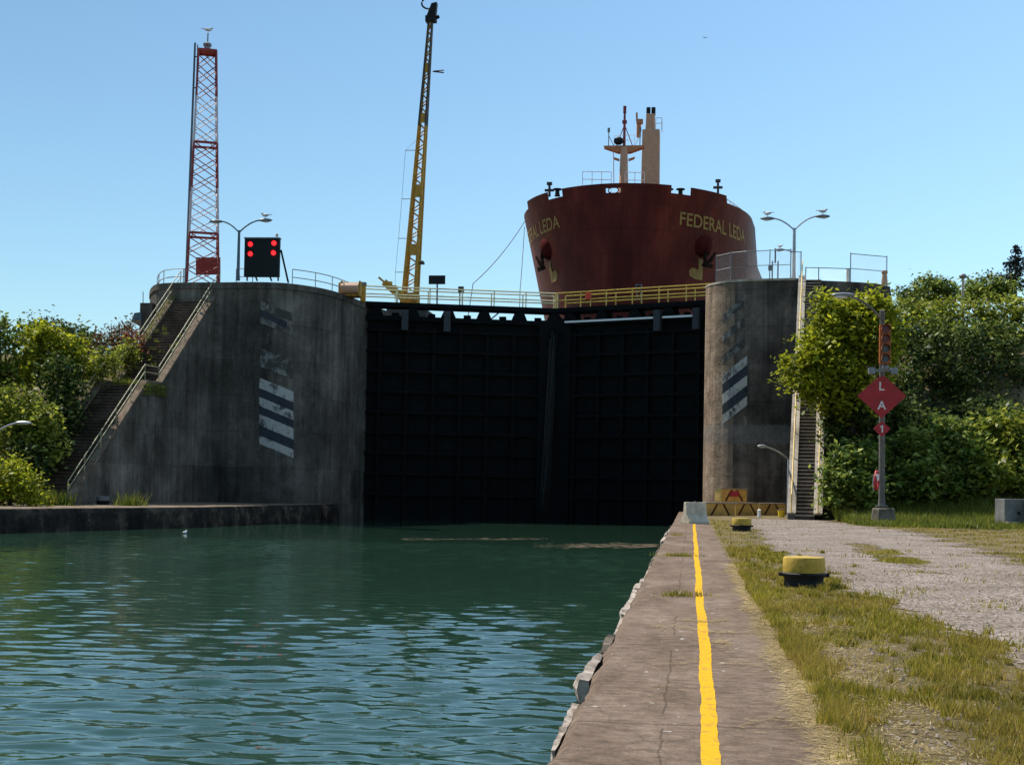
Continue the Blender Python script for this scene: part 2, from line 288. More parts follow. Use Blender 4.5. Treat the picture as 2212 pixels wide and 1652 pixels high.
# ---------------------------------------------------------------- mesh helpers
def tag(o, label=None, cat=None, group=None, kind=None):
    if label: o['label'] = label
    if cat: o['category'] = cat
    if group: o['group'] = group
    if kind: o['kind'] = kind
    return o
def empty(name, loc, label, cat, group=None):
    o = bpy.data.objects.new(name, None); col.objects.link(o); o.location = loc; o.empty_display_size = .3
    return tag(o, label, cat, group)
def wloc(o):
    v = Vector((0, 0, 0))
    while o: v += o.location; o = o.parent
    return v
class MB:
    def __init__(s): s.v = []; s.f = []; s.n = 0
    def add(s, vs, fs):
        s.v.append(np.array(vs, float).reshape(-1, 3)); s.f += [tuple(i+s.n for i in f) for f in fs]; s.n += len(s.v[-1]); return s
    def box(s, c, size, rz=0., top=1.):
        x, y, z = (q/2 for q in size); cs, sn = math.cos(rz), math.sin(rz); V = []
        for k in (-1, 1):
            m = top if k > 0 else 1
            for (i, j) in ((-1, -1), (1, -1), (1, 1), (-1, 1)):
                a, b = i*x*m, j*y*m; V.append((c[0]+a*cs-b*sn, c[1]+a*sn+b*cs, c[2]+k*z))
        return s.add(V, [(3, 2, 1, 0), (4, 5, 6, 7), (0, 1, 5, 4), (1, 2, 6, 5), (2, 3, 7, 6), (3, 0, 4, 7)])
    def beam(s, p, q, w, h):                 # rectangular bar from p to q
        p, q = np.array(p, float), np.array(q, float); d = q-p; d /= np.linalg.norm(d)
        u = np.cross(d, (0, 0, 1.)); u = u/np.linalg.norm(u) if np.linalg.norm(u) > 1e-4 else np.array([1., 0, 0]); t = np.cross(u, d)
        V = [e+i*u*w/2+j*t*h/2 for e in (p, q) for i, j in ((-1, -1), (1, -1), (1, 1), (-1, 1))]
        return s.add(V, [(3, 2, 1, 0), (4, 5, 6, 7), (0, 1, 5, 4), (1, 2, 6, 5), (2, 3, 7, 6), (3, 0, 4, 7)])
    def tube(s, pts, r, n=6):
        pts = [np.array(p, float) for p in pts]; rs = r if isinstance(r, (list, tuple)) else [r]*len(pts); V = []; F = []
        for i, p in enumerate(pts):
            d = pts[min(i+1, len(pts)-1)]-pts[max(i-1, 0)]; d = d/(np.linalg.norm(d)+1e-9)
            u = np.cross(d, (0, 0, 1.)) if abs(d[2]) < .95 else np.cross(d, (1., 0, 0)); u /= np.linalg.norm(u); t = np.cross(u, d)
            for k in range(n):
                a = 2*math.pi*k/n; V.append(p+rs[i]*(math.cos(a)*u+math.sin(a)*t))
        for i in range(len(pts)-1):
            for k in range(n): F.append((i*n+k, i*n+(k+1) % n, (i+1)*n+(k+1) % n, (i+1)*n+k))
        F.append(tuple(range(n))[::-1]); F.append(tuple((len(pts)-1)*n+k for k in range(n)))
        return s.add(V, F)
    def lathe(s, prof, c=(0, 0, 0), n=24):
        V = []; F = []
        for r, z in prof:
            for k in range(n): a = 2*math.pi*k/n; V.append((c[0]+r*math.cos(a), c[1]+r*math.sin(a), c[2]+z))
        for i in range(len(prof)-1):
            for k in range(n): F.append((i*n+k, i*n+(k+1) % n, (i+1)*n+(k+1) % n, (i+1)*n+k))
        F.append(tuple(range(n))[::-1]); F.append(tuple((len(prof)-1)*n+k for k in range(n)))
        return s.add(V, F)
    def prism(s, poly, z0, z1):
        n = len(poly); V = [(p[0], p[1], z0) for p in poly]+[(p[0], p[1], z1) for p in poly]
        return s.add(V, [tuple(range(n))[::-1], tuple(range(n, 2*n))]+[(i, (i+1) % n, n+(i+1) % n, n+i) for i in range(n)])
    def slab(s, poly, thick):                # 3-D polygon given a thickness along a vector
        n = len(poly); poly = [np.array(p, float) for p in poly]; V = poly+[p+np.array(thick, float) for p in poly]
        return s.add(V, [tuple(range(n))[::-1], tuple(range(n, 2*n))]+[(i, (i+1) % n, n+(i+1) % n, n+i) for i in range(n)])
    def grid(s, P):
        a, b = len(P), len(P[0]); V = [p for r in P for p in r]
        return s.add(V, [(i*b+j, i*b+j+1, (i+1)*b+j+1, (i+1)*b+j) for i in range(a-1) for j in range(b-1)])
    def ball(s, c, r, n=10, m=7, axes=None):
        A = np.eye(3) if axes is None else np.array(axes); r = np.array(r if hasattr(r, '__len__') else (r,)*3, float); V = []; F = []
        for i in range(m+1):
            th = math.pi*i/m
            for k in range(n):
                a = 2*math.pi*k/n; V.append(np.array(c)+(np.array((math.sin(th)*math.cos(a), math.sin(th)*math.sin(a), math.cos(th)))*r)@A)
        for i in range(m):
            for k in range(n): F.append((i*n+k, (i+1)*n+k, (i+1)*n+(k+1) % n, i*n+(k+1) % n))
        return s.add(V, F)
    def build(s, name, mat, parent=None, smooth=False, loc=None, bevel=0):
        me = bpy.data.meshes.new(name); v = np.concatenate(s.v)
        o = bpy.data.objects.new(name, me); col.objects.link(o)
        if parent: o.parent = parent; v = v-np.array(wloc(parent))
        elif loc is not None: o.location = loc; v = v-np.array(loc, float)
        me.from_pydata(v.tolist(), [], s.f); me.materials.append(mat)
        bm = bmesh.new(); bm.from_mesh(me); bmesh.ops.recalc_face_normals(bm, faces=bm.faces); bm.to_mesh(me); bm.free()
        if smooth:
            for p in me.polygons: p.use_smooth = True
            me.set_sharp_from_angle(angle=R(40))
        if bevel:
            md = o.modifiers.new('bevel', 'BEVEL'); md.width = bevel; md.segments = 2; md.limit_method = 'ANGLE'
        return o
def fastmesh(name, V, nper, mat, parent=None, loc=None):     # V: (count*nper,3), separate polygons of nper corners
    n = len(V); k = n//nper; me = bpy.data.meshes.new(name)
    if parent: V = V-np.array(wloc(parent))
    elif loc is not None: V = V-np.array(loc)
    me.vertices.add(n); me.vertices.foreach_set('co', V.astype(np.float32).ravel())
    me.loops.add(n); me.loops.foreach_set('vertex_index', np.arange(n, dtype=np.int32))
    me.polygons.add(k); me.polygons.foreach_set('loop_start', np.arange(0, n, nper, dtype=np.int32))
    me.update(calc_edges=True); me.validate(); me.materials.append(mat)
    o = bpy.data.objects.new(name, me); col.objects.link(o)
    if parent: o.parent = parent
    elif loc is not None: o.location = loc
    return o
def text_mesh(body, size):
    cu = bpy.data.curves.new('letters', 'FONT'); cu.body = body; cu.size = size; cu.offset = size*.012
    o = bpy.data.objects.new('letters', cu); col.objects.link(o); bpy.context.view_layer.update()
    me = bpy.data.meshes.new_from_object(o.evaluated_get(bpy.context.evaluated_depsgraph_get())); bpy.data.objects.remove(o); bpy.data.curves.remove(cu)
    bm = bmesh.new(); bm.from_mesh(me); bmesh.ops.triangulate(bm, faces=bm.faces); bpy.data.meshes.remove(me); return bm
def copy_tree(o, parent=None):
    c = o.copy(); col.objects.link(c); c.parent = parent
    for ch in [x for x in bpy.data.objects if x.parent == o]: copy_tree(ch, c)
    return c

# ---------------------------------------------------------------- setting: water, quays, ground, gravel, banks
wx = np.concatenate([[-260, -120, -70], np.linspace(-44, -.7, 470), [2, 30]])
wy = [-60., -20, 0, 5]
while wy[-1] < 125: wy.append(wy[-1]+(np.clip(wy[-1]**2/4200,   .03, .1) if wy[-1] < 62 else .6))
wy = np.array(wy); WX, WY = np.meshgrid(wx, wy); HH = np.zeros_like(WX)
for k_ in range(72):                              # choppy wind ripples: a fan of small wave trains
    lam = .17*(.95/.17)**rng.uniform(0, 1); th = rng.normal()*.4; kk = 2*math.pi/lam; slope = .024*(.7 if lam < .28 else 1.); ph = rng.uniform(0, 6.28)
    HH += slope/kk*np.sin(kk*(WX*math.sin(th)+WY*math.cos(th))+ph+.8*np.sin(.35*WX+.23*WY+k_))
gust = .62+.38*np.sin(.16*WX+.05*WY+1.)*np.sin(.11*WY-.06*WX)+.22*np.sin(.5*WX+.9)*np.sin(.21*WY)
HH *= np.clip(gust, .25, 1.3)*np.interp(WY, [0, 25, 45, 62, 80], [1.05, 1., .75, .4, .25])*np.interp(WX, [-44, -40], [0, 1])
nr, nc = WX.shape; me = bpy.data.meshes.new('water'); me.vertices.add(nr*nc)
me.vertices.foreach_set('co', np.stack([WX, WY, WZ+HH], -1).astype(np.float32).ravel())
ii = (np.arange(nr-1)[:, None]*nc+np.arange(nc-1)[None, :]).ravel(); fq = np.stack([ii, ii+1, ii+nc+1, ii+nc], 1).astype(np.int32)
me.loops.add(fq.size); me.loops.foreach_set('vertex_index', fq.ravel()); me.polygons.add(len(fq)); me.polygons.foreach_set('loop_start', np.arange(0, fq.size, 4, dtype=np.int32))
me.polygons.foreach_set('use_smooth', np.ones(len(fq), dtype=bool)); me.update(calc_edges=True); me.materials.append(MT['water']); col.objects.link(bpy.data.objects.new('water', me))
tag(bpy.data.objects['water'], 'rippled green canal water below the black lock gates', 'water', kind='structure')
# near quay slab with a chamfered canal edge
prof = [(-.80, -4.), (-.80, -.07), (-.73, 0.), (.83, 0.), (.83, -4.)]
ys = np.concatenate([np.arange(-8, 40, .25), np.arange(40, 93.2, 1.)])
P = []
for y in ys:
    j = .012*math.sin(y*3.1)+.02*random.uniform(-1, 1)
    P.append([(x+(j if x < -.5 and z > -1 else 0)+(random.uniform(-.03, .03) if (x > .5) else 0), y, z) for x, z in prof])
quay = MB().grid(P).build('quay', MT['quay']); tag(quay, 'brown concrete quay strip with a yellow line along the canal', 'quay', kind='structure')
ly = np.arange(-2, 61.8, .2); pw = [.148+.008*math.sin(y*.55)+.005*math.sin(y*1.9+1) for y in ly]
MB().grid([[(c-.055+random.uniform(-.006, .006), y, .004), (c+.055+random.uniform(-.006, .006), y, .004)] for y, c in zip(ly, pw)]).build('painted_line', MT['line'], quay)
# ground on the right: one sheet out to the horizon, raised bank behind
def smooth(a, b, x): u = np.clip((x-a)/(b-a), 0, 1); return u*u*(3-2*u)
def hill_z(x, y):
    f = 72+.05*np.maximum(x-9, 0)
    z = 12.4*smooth(0, 1, (y-f)/23.) * smooth(7.5, 10.5, x)
    return z + .35*np.sin(x*.9)*np.sin(y*.7)*smooth(f, f+6, y)*smooth(7.5, 10.5, x)
gx = np.concatenate([[.8], np.linspace(1.2, 40, 70), [60, 100, 200, 600]]); gy = np.concatenate([[-60, -20], np.linspace(-8, 110, 120), [140, 200, 500, 2500]])
P = [[(x, y, -.004+float(hill_z(x, y))) for x in gx] for y in gy]
gr = MB().grid(P).build('ground', MT['soil'], smooth=True); tag(gr, 'dry turf ground rising into the bank on the right', 'ground', kind='structure')
# gravel track: ragged sheet lying on the turf
def bare_mask(x, y):
    n = .35*np.sin(y*1.3+.5)+.22*np.sin(y*3.1)+.25*np.sin(x*9+y*7.)+.2*np.sin(y*11+x*13)
    return (((x-1.62)/.4)**2+((y-12.2)/4.)**2+n*.9 < .6) | (((x-1.42)/.25)**2+((y-8.7)/1.6)**2+n*.8 < .7)
def gravel_mask(x, y):
    n = .35*np.sin(y*1.3+.5)+.22*np.sin(y*3.1)+.15*np.sin(x*5+y*7.)+.12*np.sin(y*11+x*3)
    left = np.interp(y, [-5, 10, 13.6, 20, 25, 40, 54, 62, 70], [3.9, 3.3, 3.05, 2.75, 2.4, 2.15, 2.6, 2.2, 2.6])
    right = np.interp(y, [-5, 20, 33, 56, 66, 72], [8.5, 7.9, 7.6, 8.8, 7.6, 7.0])
    n = n+.18*np.sin(x*23+y*9)+.15*np.sin(y*31-x*17)
    a = (x > left+n*.45) & (x < right+n*1.1) & (y < 76+n*2)
    patch = (((x-4.1-.02*y)/.8)**2+((y-36)/11)**2+n*.5 < .35)                 # grassy island in the track
    return a & ~patch
cx, cy = .07, .16
xs = np.arange(.9, 9.6, cx); yy = np.arange(5.5, 78, cy)
XX, YY = np.meshgrid(xs, yy); Mk = gravel_mask(XX+cx/2, YY+cy/2)
idx = np.argwhere(Mk); q = np.empty((len(idx), 4, 3))
x0 = xs[idx[:, 1]]; y0 = yy[idx[:, 0]]
for k, (a, b) in enumerate(((0, 0), (1, 0), (1, 1), (0, 1))): q[:, k, 0] = x0+a*cx; q[:, k, 1] = y0+b*cy; q[:, k, 2] = .003
tag(fastmesh('gravel_road', q.reshape(-1, 3), 4, MT['gravel']), 'pinkish grey gravel track beside the grass verge', 'road', kind='structure')
# left quay and the land behind it
E0, E1 = gp(-500, 1106), gp(0, 1098); E2, E3 = gp(400, 1094.5), gp(640, 1090)
edge = [E0, E1, E2, E3, np.array([-24.9, 96., 0])]
fine = []
for a, b in zip(edge[:-1], edge[1:]):
    for u in np.linspace(0, 1, 14)[:-1]: p = a+(b-a)*u; fine.append(p+np.array([random.uniform(-.12, .1), 0, 0]))
fine.append(edge[-1])
P = []
for p in fine:
    j = random.uniform(-.1, .1)
    P.append([p+np.array([.3, -.05, -4-p[2]]), p+np.array([.26+j*.6, -.05, -.9]), p+np.array([.2+j*.8, -.05, -.3]), p+np.array([.1+j*.5, 0, -.04]), p+np.array([0, 0, -.01])])
lq = MB().grid(P).build('quay', MT['ledge']); MB().grid([[p+np.array([0, 0, -.01]), p+np.array([-.5, .1, 0]), p+np.array([-9, 1., 0])] for p in fine]).build('quay_top', MT['ledgetop'], lq); tag(lq, 'dark low concrete quay along the far left bank', 'quay', kind='structure')
def lbank_z(x, y):
    u = -(x+37.5+(y-74)*-.155)      # distance to the left of the stairs
    return 10.6*smooth(0, 1, (y-74)/24.) * smooth(-.6, 3.5, u)
bx = np.concatenate([[-900, -300, -120], np.linspace(-80, -33, 36)]); by = np.concatenate([np.linspace(20, 130, 70), [200, 500, 2500]])
P = [[(x-.0*y, y, -.03+float(lbank_z(x, y))) for x in bx if True] for y in by]
# keep the bank behind the quay edge
P2 = []
for row, y in zip(P, by):
    ex = np.interp(y, [p[1] for p in fine], [p[0] for p in fine])-.6
    P2.append([(min(p[0], ex), p[1], p[2]) for p in row])
lb = MB().grid(P2).build('terrain', MT['soil'], smooth=True); tag(lb, 'wooded bank behind the far left quay', 'bank', kind='structure')
up = MB().grid([[(x, y, 11.0) for x in (-900, -300, -60, -30)] for y in (108, 200, 600, 3000)]).build('upper_ground', MT['soil']); tag(up, 'upper level ground beyond the lock', 'ground', kind='structure')

# ---------------------------------------------------------------- lock walls
TL, TR = 15.05, 15.3
def catmull(pts, n=6):
    pts = [np.array(p[:2]) for p in pts]; o = []
    for i in range(len(pts)-1):
        p0, p1, p2, p3 = pts[max(i-1, 0)], pts[i], pts[i+1], pts[min(i+2, len(pts)-1)]
        for u in np.arange(n)/n:
            o.append(.5*((2*p1)+(-p0+p2)*u+(2*p0-5*p1+4*p2-p3)*u*u+(-p0+3*p1-3*p2+p3)*u**3))
    o.append(pts[-1]); return o
leftnose = catmull([gp(324, 634, TL), gp(329, 622, TL), gp(345, 614, TL), gp(395, 611.5, TL), gp(480, 611, TL), gp(560, 610.5, TL), gp(620, 613, TL), gp(680, 621, TL), gp(720, 630, TL), gp(752, 641, TL), gp(788, 655, TL)])
ax2, lx2 = AX[:2], LX[:2]
endL = leftnose[-1]; polyL = leftnose+[endL+ax2*90, leftnose[0]+ax2*95]
wl = empty('lock_wall', (*leftnose[len(leftnose)//2], 0), 'tall dark concrete lock wall with rounded nose behind the long staircase', 'lock wall')
MB().prism(polyL, -4, TL).build('wall', MT['wall'], wl)
cop = [p for p in leftnose]
def band(poly, z0, z1, off):
    P = []; n = len(poly)
    for i, p in enumerate(poly):
        t_ = poly[min(i+1, n-1)]-poly[max(i-1, 0)]; t_ = t_/np.linalg.norm(t_); nn = np.array([t_[1], -t_[0]])
        o = p+nn*off; P.append([(*p, z0), (*o, z0+.02), (*o, z1), (*(p-nn*.6), z1+.005)])
    return P
MB().grid(band(cop, TL-.42, TL+.03, .06)).build('coping', MT['wall'], wl)
rc = np.array([4.4, 95.4]); RR = 3.6; arc = []
for k in range(0, 15):
    a = R(90*k/14); arc.append(rc-lx2*RR*math.cos(a)-ax2*RR*math.sin(a))
f1 = arc[-1]+lx2*2.75; rend = gp(1922, 610, TR)[:2]
rightnose = [arc[0]+ax2*90]+arc+[f1, f1+lx2*.5]
wr = empty('lock_wall', (*arc[-1], 0), 'brown streaked concrete lock wall with rounded corner beside the ship', 'lock wall')
MB().prism([np.array(p) for p in rightnose]+[rightnose[-1]+ax2*90], -4, TR).build('wall', MT['wall_right'], wr)
MB().grid(band(arc+[f1], TR-.12, TR+.03, .05)).build('coping', MT['pale'], wr)
MB().grid([[(*(p-lx2*.02*math.cos(R(90*k/14))-ax2*.02*math.sin(R(90*k/14))), z) for z in np.linspace(-2, TR-.16, 12)] for k, p in enumerate(arc[:12])]).build('sunlit_corner_strip', MT['sunlit_corner'], wr)  # added strip whose lighter colour carries the sunlight on the rounded corner
# lower rear block of the right wall, to the right of the stairs
b0 = f1+lx2*.52; blk = [b0, gp(1840, 606, TR-.1)[:2]+ax2*.6, gp(1890, 609, TR-.1)[:2]+ax2*.6, rend+ax2*1.2]
MB().prism(blk+[rend+ax2*30, b0+ax2*30], -2, TR-.1).build('wing_wall', MT['wall_right'], wr)
# diagonal draught stripes painted on both noses
def stripes(poly, pxs, bands, drop, name, mat, parent, rag=2.):
    for (r0, r1) in bands:
        m = MB(); P = []; n = 30
        for i in range(n+1):
            u = i/n; px = pxs[0]+(pxs[1]-pxs[0])*u; j = random.uniform(-rag, rag)
            P.append([onwall(px, r0+drop*u+random.uniform(-rag, rag)*.25, poly, .045), onwall(px, r1+drop*u+random.uniform(-rag, rag)*.25, poly, .045)])
        m.grid(P).build(name, mat, parent)
stripes(leftnose, (560, 634), [(815, 838), (857, 876), (894, 918), (940, 958)], 31, 'painted_stripe', MT['stripe'], wl)
stripes(leftnose, (562, 632), [(651, 668), (684, 698), (752, 776), (776, 792)], 26, 'painted_stripe', MT['stripe_faded'], wl, 4)
stripes(leftnose, (560, 634), [(838.5, 856.5), (876.5, 893.5), (918.5, 939.5)], 31, 'painted_stripe', MT['stripe_dark'], wl, .3)
stripes(leftnose, (562, 620), [(669, 683)], 26, 'painted_stripe', MT['stripe_dark'], wl, .5)
stripes(rightnose, (1560, 1614), [(897, 917), (852, 874), (810, 830)], -42, 'painted_stripe', MT['stripe'], wr)
stripes(rightnose, (1560, 1608), [(768, 786), (722, 740), (680, 697)], -38, 'painted_stripe', MT['stripe_faded'], wr, 3)
stripes(rightnose, (1560, 1614), [(874.5, 896.5), (830.5, 851.5)], -42, 'painted_stripe', MT['stripe_dark'], wr, .3)

# ---------------------------------------------------------------- staircases
def seg_rail(mb, pts, h, r=.028, mid=.55, post=1.6):
    """two-bar handrail along pts (on the deck), posts every `post` metres"""
    up1 = np.array([0, 0, h]); mb.tube([p+up1 for p in pts], r, 5); mb.tube([p+up1*mid for p in pts], r, 5)
    for a, b in zip(pts[:-1], pts[1:]):
        L = np.linalg.norm(b-a); n = max(1, round(L/post))
        for i in range(n): q_ = a+(b-a)*i/n; mb.tube([q_, q_+up1], r*.9, 5)
    mb.tube([pts[-1], pts[-1]+up1], r*.9, 5)
def staircase(root, base, top, land0, land1, width, mat, mstr, mrail, nst=36, mtread=None, skip=False):
    """base/top: right-hand (left for the other bank) corner points at foot and head; land0/1 the two ends of the landing"""
    d = top[:2]-base[:2]; d = d/np.linalg.norm(d); side = np.array([-d[1], d[0]])*(1 if width > 0 else -1); W = abs(width)
    sec = [(base, land0), (land1, top)]; pr = [(base[0], base[1], -1.)]; line = []
    m = MB()
    for a, b in sec:
        tr_ = MB()
        n = nst; run = (b[:2]-a[:2])/n; rise = (b[2]-a[2])/n
        for i in range(n):
            p0 = a[:2]+run*i; z1 = a[2]+rise*(i+1); p1 = p0+run*1.01
            poly = [p0+side*.36, p1+side*.36, p1+side*(W-.36), p0+side*(W-.36)]
            m.prism(poly, z1-rise-1.2, z1-.05); ov = (a[:2]-b[:2])/np.linalg.norm(b[:2]-a[:2])*.05
            tr_.prism([poly[0]+ov, poly[1], poly[2], poly[3]+ov], z1-.05+.001, z1)
        tr_.build('treads', mtread or mat, root)  # paler than the risers: sunlit nosing lines put into the tread colour
    m.prism([land0[:2]+side*.36, land1[:2]+side*.36, land1[:2]+side*(W-.36), land0[:2]+side*(W-.36)], land0[2]-1.3, land0[2]+.002)
    m.build('steps', mat, root)
    prof = [base, land0, land1, top]
    for k in (0, 1):                           # stringer walls down to the ground
        o0 = side*(0 if k == 0 else W-.36); o1 = o0+side*.36
        vs = []; fs = []
        for p in prof:
            for o in (o0, o1):
                vs += [(*(p[:2]+o), -1.), (*(p[:2]+o), p[2]+.22)]
        for i in range(3):
            b_ = i*4; c_ = b_+4
            fs += [(b_, c_, c_+1, b_+1), (b_+2, b_+3, c_+3, c_+2)]
        fs += [(0, 1, 3, 2), (12, 14, 15, 13)]
        if skip and k == 1: fs = fs[:2]; vs = vs[:8]
        MB().add(vs, fs).build('side_wall', mat if mat is not MT['stair'] else MT['wall'], root)
        mc = MB()
        for a, b in ((base, land0), (land0, land1), (land1, top))[:1 if (skip and k) else 3]:
            oc = o0+side*.18; pa = np.array([*(a[:2]+oc), a[2]+.27]); pb = np.array([*(b[:2]+oc), b[2]+.27]); mc.beam(pa, pb, .46, .12)
        mc.build('stringer', mstr, root)
        for a, b in ((base, land0), (land1, top))[:1 if (skip and k) else 2]:
            oc = o0+side*.18; mr = MB(); pa = np.array([*(a[:2]+oc), a[2]+.3]); pb = np.array([*(b[:2]+oc), b[2]+.3])
            seg_rail(mr, [pa, pb], 1.0, .034, .55, 2.2)
            mr.build('handrail', mrail, root)
        if skip and k: continue
        mr = MB(); oc = o0+side*.18
        seg_rail(mr, [np.array([*(land0[:2]+oc), land0[2]+.3]), np.array([*(land1[:2]+oc), land1[2]+.3])], .95, .03, .55, 2); mr.build('handrail', mrail, root)
topL = gp(481, 620, TL-.1); topL = np.array([topL[0], topL[1]-.1, TL-.25])
baseL = gp(152, 1086, .1); run = topL-baseL
zl = 7.3
lnd0 = baseL+run*.45; lnd1 = baseL+run*.545; lnd0[2] = zl; lnd1[2] = zl; baseL[2] = .0
sl_ = empty('staircase', baseL, 'long weedy concrete staircase climbing the far left lock wall', 'staircase')
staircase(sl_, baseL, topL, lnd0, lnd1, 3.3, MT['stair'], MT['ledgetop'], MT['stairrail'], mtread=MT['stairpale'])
topR = gp(1727, 606, TR-.1)-AX*.05; baseR = np.array([5.15, 75.6, .05])
run = topR-baseR; r0_ = baseR+run*.46; r1_ = baseR+run*.54; r0_[2] = r1_[2] = 7.4
sr_ = empty('staircase', baseR, 'steep concrete staircase with yellow handrail beside the bushy tree', 'staircase')
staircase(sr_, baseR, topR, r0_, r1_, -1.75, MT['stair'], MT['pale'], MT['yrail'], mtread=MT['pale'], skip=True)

# ---------------------------------------------------------------- lock gates
pL = np.array([*endL, 0])+AX*.5+LX*-.35; pM = gp(1196, 1125, WZ); pM[2] = 0; pR = np.array([arc[0][0], arc[0][1], 0])+AX*5.6
def gate(p, q, label, railmat, front_white, deckz, sgn):
    root = empty('lock_gate', p, label, 'lock gate')
    d = q-p; L = np.linalg.norm(d); d = d/L; nrm = np.array([d[1], -d[0], 0])*sgn      # faces downstream
    pt = lambda u, o, z: p+d*u+nrm*o+np.array([0, 0, z])
    GT = 14.2
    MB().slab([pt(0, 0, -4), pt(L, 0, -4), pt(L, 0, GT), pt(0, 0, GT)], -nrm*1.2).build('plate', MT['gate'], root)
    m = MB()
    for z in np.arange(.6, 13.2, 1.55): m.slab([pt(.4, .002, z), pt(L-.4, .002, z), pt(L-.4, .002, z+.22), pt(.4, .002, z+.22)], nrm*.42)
    m.build('girder', MT['gate'], root)
    m = MB()
    for u in np.arange(1.2, L, 2.05): m.slab([pt(u, .003, -2), pt(u+.28, .003, -2), pt(u+.28, .003, 13.4), pt(u, .003, 13.4)], nrm*.36)
    m.build('rib', MT['gate2'], root)
    # patched plates showing between the ribs
    for z in np.arange(1.0, 12, 3.1):
        for u in np.arange(1.7, L-2.4, 4.1):
            if random.random() < .55: MB().slab([pt(u, .002, z), pt(u+1.4, .002, z), pt(u+1.4, .002, z+.9), pt(u, .002, z+.9)], nrm*.05).build('patch_plate', MT['gate2'], root)
    MB().slab([pt(.2, .1, GT-.35), pt(L, .1, GT-.35), pt(L, .1, GT), pt(.2, .1, GT)], nrm*.35).build('top_beam', MT['gate2'], root)
    MB().slab([pt(L-1.5, .05, -3), pt(L, .05, -3), pt(L, .05, GT+.05), pt(L-1.5, .05, GT+.05)], nrm*.5).build('mitre_post', MT['gate2'], root)
    # walkway on trestle feet
    wk = MB().slab([pt(-.6, .55, deckz-.34), pt(L, .55, deckz-.34), pt(L, .55, deckz), pt(-.6, .55, deckz)], -nrm*1.7).build('walkway', MT['gate'], root)
    for u in list(np.arange(1.0, L, 2.75)):
        m = MB()
        for o in (.3, -.8):
            m.slab([pt(u-.55, o, GT+.002), pt(u+.55, o, GT+.002), pt(u+.26, o, deckz-.34), pt(u-.26, o, deckz-.34)], nrm*.18)
        m.beam(pt(u, .3, GT+.3), pt(u, -.8, GT+.3), .1, .1)
        if random.random() < .5: m.beam(pt(u+.5, .3, GT), pt(u+1.2, .3, deckz-.4), .1, .1)
        m.build('trestle', MT['gate'], root)
        MB().box(pt(u+1.5, -.2, GT+.14), (.5, .5, .3), 0).build('cleat', MT['gate'], root)
    for o, off in ((.5, .0), (-1.1, .0)):
        m = MB(); a, b = pt(.1, o, deckz), pt(L-.1, o, deckz); seg_rail(m, [a, b], 1.15, .055, .5, 2.3); m.build('railing', railmat, root)
    for u0, u1 in front_white: MB().slab([pt(u0, .56, GT-.16), pt(u1, .56, GT-.16), pt(u1, .56, GT-.02), pt(u0, .56, GT-.02)], nrm*.1).build('white_strip', MT['white'], root)  # plain white strips along the front of the top beam
    for u in ((2.9, 6.1) if sgn > 0 else (1.1, 4.2)): MB().slab([pt(u, .47, GT-1.1), pt(u+.5, .47, GT-1.1), pt(u+.5, .47, GT+.45), pt(u, .47, GT+.45)], nrm*.45).build('bracket', MT['bracketgrey'], root)
    return root, pt, L
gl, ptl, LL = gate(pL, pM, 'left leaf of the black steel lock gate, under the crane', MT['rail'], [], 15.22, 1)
grt, ptr, LR_ = gate(pR, pM, 'right leaf of the black steel lock gate with yellow railings and white strips', MT['yrail'], [(1.55, 4.1), (4.85, 12.3)], 15.22, -1)
# leak running down the mitre
m = MB()
for k in range(26):
    u = random.gauss(0, .16); z1 = random.uniform(9, 13.6); z0 = random.uniform(WZ, 5)
    a = at(1190+u*16, 700, 1); x_ = pM+np.array([u-.25, -.75-random.uniform(0, .25), 0])
    m.beam(x_+np.array([0, 0, z1]), x_+np.array([-.55*(z1-z0)/13+random.uniform(-.1, .1), -.1, z0]), random.uniform(.02, .07), .015)
tag(m.build('leaking_water', MT['leak'], loc=pM), 'thin grey stream leaking down the joint of the gates', 'leak', kind='stuff')
# black board on a post on the walkway, box on post
def board_post(px, r0, r1, w_, r2, d, label, name, cat, mat=MT['black']):
    c = at(px, (r0+r1)/2, d); a = at(px, r2, d); root = empty(name, a, label, cat); hh = (r1-r0)/3000*d; ww = w_/3000*d
    MB().box(c, (ww, .12, hh), YAW*0).build('board', mat, root, bevel=.01)
    MB().tube([a, c+np.array([0, .09, hh*.45])], .06, 6).build('post', mat, root); return root
board_post(944, 595, 614, 36, 658, 106.2, 'black rectangular board on a post above the gate walkway', 'sign_board', 'sign board')
def cabinet(px, r0, r1, w_, r2, d, label, mat, legs=True, name='control_box', cat='control box'):
    c = at(px, (r0+r1)/2, d); a = at(px, r2, d); root = empty(name, a, label, cat); hh = (r1-r0)/3000*d; ww = w_/3000*d
    b = MB().box(c, (ww, .3, hh)).build('housing', mat, root, bevel=.02)
    MB().box(c+np.array([0, -.165, 0]), (ww*.7, .03, hh*.7)).build('door', MT['black'] if mat is not MT['white'] else MT['greysteel'], b)
    if legs:
        for s in (-1, 1): MB().tube([a+np.array([s*ww*.3, 0, 0]), c+np.array([s*ww*.3, 0, -hh*.4])], .03, 5).build('leg', mat, root)
    return root
cabinet(996, 619, 632, 12, 662, 106.6, 'small grey control box on legs between the two walkway railings', MT['greysteel'])
cabinet(1380, 615, 626, 13, 650, 104.2, 'small blue-grey control box above the yellow railings', MT['bluegrey'])
